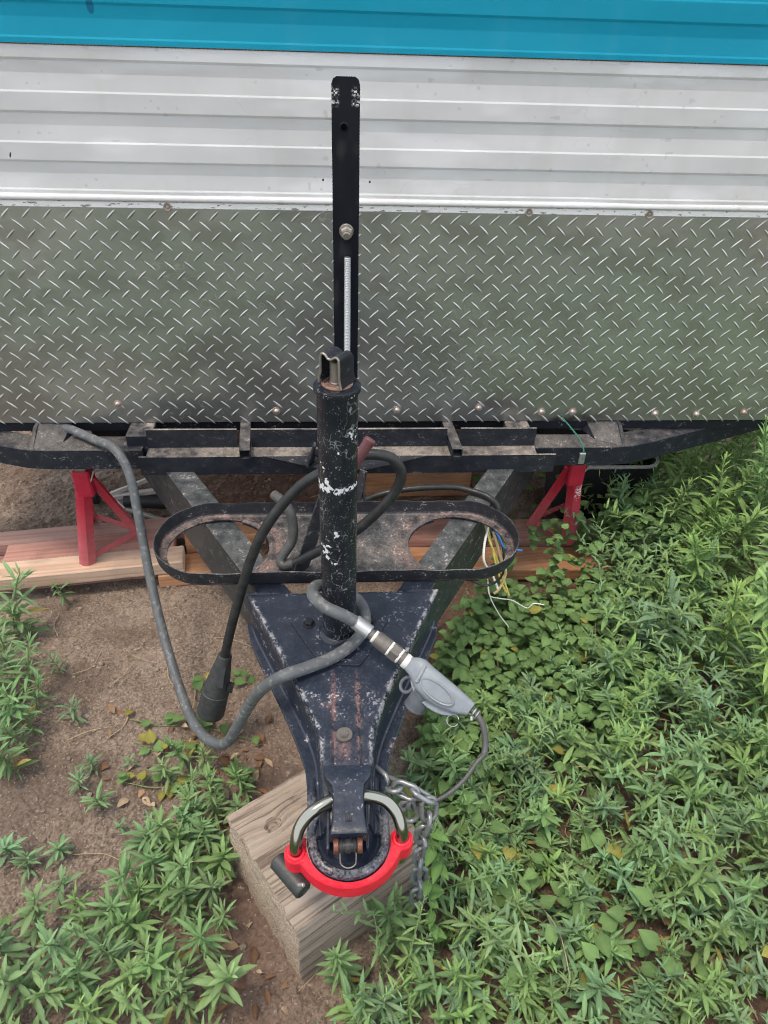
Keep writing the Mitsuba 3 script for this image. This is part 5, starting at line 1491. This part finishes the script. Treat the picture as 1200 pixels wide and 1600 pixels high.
for a, b, c_, n, lab in SPR:
    k = thing('vine_sprig', lab, 'vine')
    pa_ = spline([(p[0], p[1], float(gh(*p)) + 0.006) for p in (a, b, c_)], 0.01)
    part(k, 'stem', tube(pa_, 0.0011, 5), 'stem_green', True)
    for i in range(n):
        q_ = pa_[int(rng.integers(0, len(pa_)))]
        v, f, c = vine_leaf(rng, q_[0] + rng.uniform(-.018, .018), q_[1] + rng.uniform(-.018, .018), q_[2] + rng.uniform(0.0, 0.022), rng.uniform(0.017, 0.030), 0.25)
        part(k, 'leaf', (v, f), 'vine_leaf', True, color=c)
# vine climbing the chain
k = thing('climbing_vine', 'small vine with pointed leaves twining up the hanging chain', 'vine')
pa_ = spline([(0.150, 0.500, 0.02), (0.148, 0.520, 0.12), (0.138, 0.545, 0.20), (0.150, 0.548, 0.26), (0.136, 0.556, 0.31), (0.146, 0.568, 0.345)], 0.01)
part(k, 'stem', tube(pa_, 0.0012, 5), 'stem_green', True)
for i in range(17):
    q_ = pa_[int(len(pa_) * (0.2 + 0.78 * i / 17))]
    v, f, c = leaf(rng.uniform(0.018, 0.034), 0.009, math.radians(rng.uniform(-10, 50)), 0.6, 0.2, rng.uniform(-2.4, 0.9), q_, np.array([0.085, 0.165, 0.05]) * rng.uniform(0.8, 1.25), 5, 0.05, heart=True)
    part(k, 'leaf', (v, f), 'vine_leaf', True, color=c)

# weeds around and behind the photographer, seen in the tread plate's reflection
bg = np.random.default_rng(33)
lv_ = []
for _ in range(1500):
    x, y = bg.uniform(-2.2, 2.4), bg.uniform(-1.6, 0.30)
    for i in range(12):
        col = np.array([0.11, 0.215, 0.10]) * bg.uniform(0.8, 1.2)
        L = bg.uniform(0.05, 0.09)
        lv_.append(leaf(L, L * 0.11, math.radians(bg.uniform(10, 60)), 0.7, 0.2, bg.uniform(0, 6.28), (x, y, bg.uniform(0.0, 0.14)), col, 3))
m_, c = join(lv_ + OUTER)
k = thing('weed_cover', 'mass of green weeds continuing in the foreground', 'weeds', kind='stuff')
single(k, m_, 'weed_leaf', True, color=c)

# dry straw far right behind the beam
lv_ = []
for _ in range(900):
    x, y = bg.uniform(0.75, 1.7), bg.uniform(1.75, 2.6)
    L = bg.uniform(0.03, 0.09)
    col = np.array([0.30, 0.25, 0.17]) * bg.uniform(0.6, 1.2) if bg.random() < 0.65 else np.array([0.11, 0.17, 0.05])
    lv_.append(leaf(L, 0.0022, math.radians(bg.uniform(0, 50)), 0.6, 0.2, bg.uniform(0, 6.28), (x, y, float(gh(x, y)) + bg.uniform(0.0, 0.02)), col, 3))
m_, c = join(lv_)
k = thing('dry_grass', 'dry straw and thin grass on the ground behind the right beam', 'grass', kind='stuff')
single(k, m_, 'dry_leaf_skin', True, color=c)

# ------------------------------------------------------------------ litter
lg = np.random.default_rng(44)
ZON = [((-0.33, -0.15), (0.70, 1.02), 90, 'curled brown leaf in the litter between hose loop and coupler', 'dry leaves left of the coupler'), ((-0.50, -0.28), (0.80, 1.05), 26, 'dry tan leaf on the bare dirt under the plug', 'dry leaves on the bare dirt'),
       ((-0.32, 0.36), (1.55, 1.82), 60, 'brown leaf in the shaded litter under the cross member', 'dry leaves under the cross member'), ((-0.22, -0.06), (0.40, 0.60), 24, 'brown leaf scrap beside the timber block', 'dry leaves by the timber block'),
       ((0.25, 0.75), (0.42, 1.0), 26, 'dry leaf scrap among the low weeds', 'dry leaves among the weeds')]
for (xa, xb), (ya, yb), n, lab, grp in ZON:
    for _ in range(n):
        x, y = lg.uniform(xa, xb), lg.uniform(ya, yb)
        if inside(block_fp, x, y):
            continue
        L = lg.uniform(0.014, 0.032)
        col = np.array([[0.34, 0.22, 0.145], [0.23, 0.12, 0.075], [0.42, 0.32, 0.23], [0.16, 0.085, 0.06]][int(lg.integers(0, 4))]) * lg.uniform(0.75, 1.15)
        v, f, c = leaf(L, L * lg.uniform(0.2, 0.34), math.radians(lg.uniform(-15, 45)), math.radians(lg.uniform(0, 90)), lg.uniform(0.1, 0.7), lg.uniform(0, 6.28), (x, y, float(gh(x, y)) + lg.uniform(0.002, 0.008)), col, 5, 0.1, twist=lg.uniform(-1, 1))
        kk = thing('dry_leaf', lab, 'leaf', grp)
        single(kk, (v, f), 'dry_leaf_skin', True, color=c)
for xa, xb, ya, yb, n, lab, grp in ((-0.75, -0.2, 0.6, 1.35, 24, 'thin dead stalk lying on the bare dirt', 'dead stalks on the dirt'), (-0.25, 0.3, 1.5, 1.85, 10, 'dead stalk in the litter under the cross member', 'dead stalks under the cross member'),
                                    (-0.2, 0.7, 0.38, 0.52, 10, 'dead stalk on the dirt in front of the block and weeds', 'dead stalks in front'), (0.15, 0.9, 0.45, 1.2, 26, 'pale dead stalk poking through the right weeds', 'dead stalks in the right weeds')):
    for _ in range(n):
        x, y = lg.uniform(xa, xb), lg.uniform(ya, yb)
        if inside(block_fp, x, y):
            continue
        a, L = lg.uniform(0, 6.28), lg.uniform(0.03, 0.13)
        b = a + lg.uniform(-.7, .7)
        q_ = [(x, y), (x + math.cos(a) * L / 2, y + math.sin(a) * L / 2), (x + math.cos(a) * L / 2 + math.cos(b) * L / 2, y + math.sin(a) * L / 2 + math.sin(b) * L / 2)]
        up_ = 0.11 if grp == 'dead stalks in the right weeds' else 0.012
        q_ = spline([(*p, float(gh(*p)) + 0.002 + up_ * lg.random()) for p in q_], 0.01)
        single(thing('dead_stalk', lab, 'stalk', grp), tube(q_, lg.uniform(0.0006, 0.0013), 5), 'stem_straw', True)
ico = trimesh.creation.icosphere(0)
ms = []
for _ in range(11000):
    x, y = lg.uniform(-1.1, 0.7), lg.uniform(0.35, 2.3)
    s_ = lg.uniform(0.0012, 0.0034) if lg.random() < 0.95 else lg.uniform(0.003, 0.0070)
    if x > 0.15 and lg.random() < 0.7:
        continue
    v = ico.vertices * s_ * lg.uniform(0.6, 1.2, 3) * (1 + 0.5 * (lg.random(len(ico.vertices)) - 0.5))[:, None]
    v = v + [x, y, float(gh(x, y)) + s_ * 0.3]
    ms.append((v, ico.faces))
a, vs, fs = 0, [], []
for v, f in ms:
    vs.append(v)
    fs.append(f + a)
    a += len(v)
k = thing('pebbles', 'small stones and clods scattered over the dirt', 'pebbles', kind='stuff')
single(k, (np.vstack(vs), np.vstack(fs)), 'pebble_stone', False)
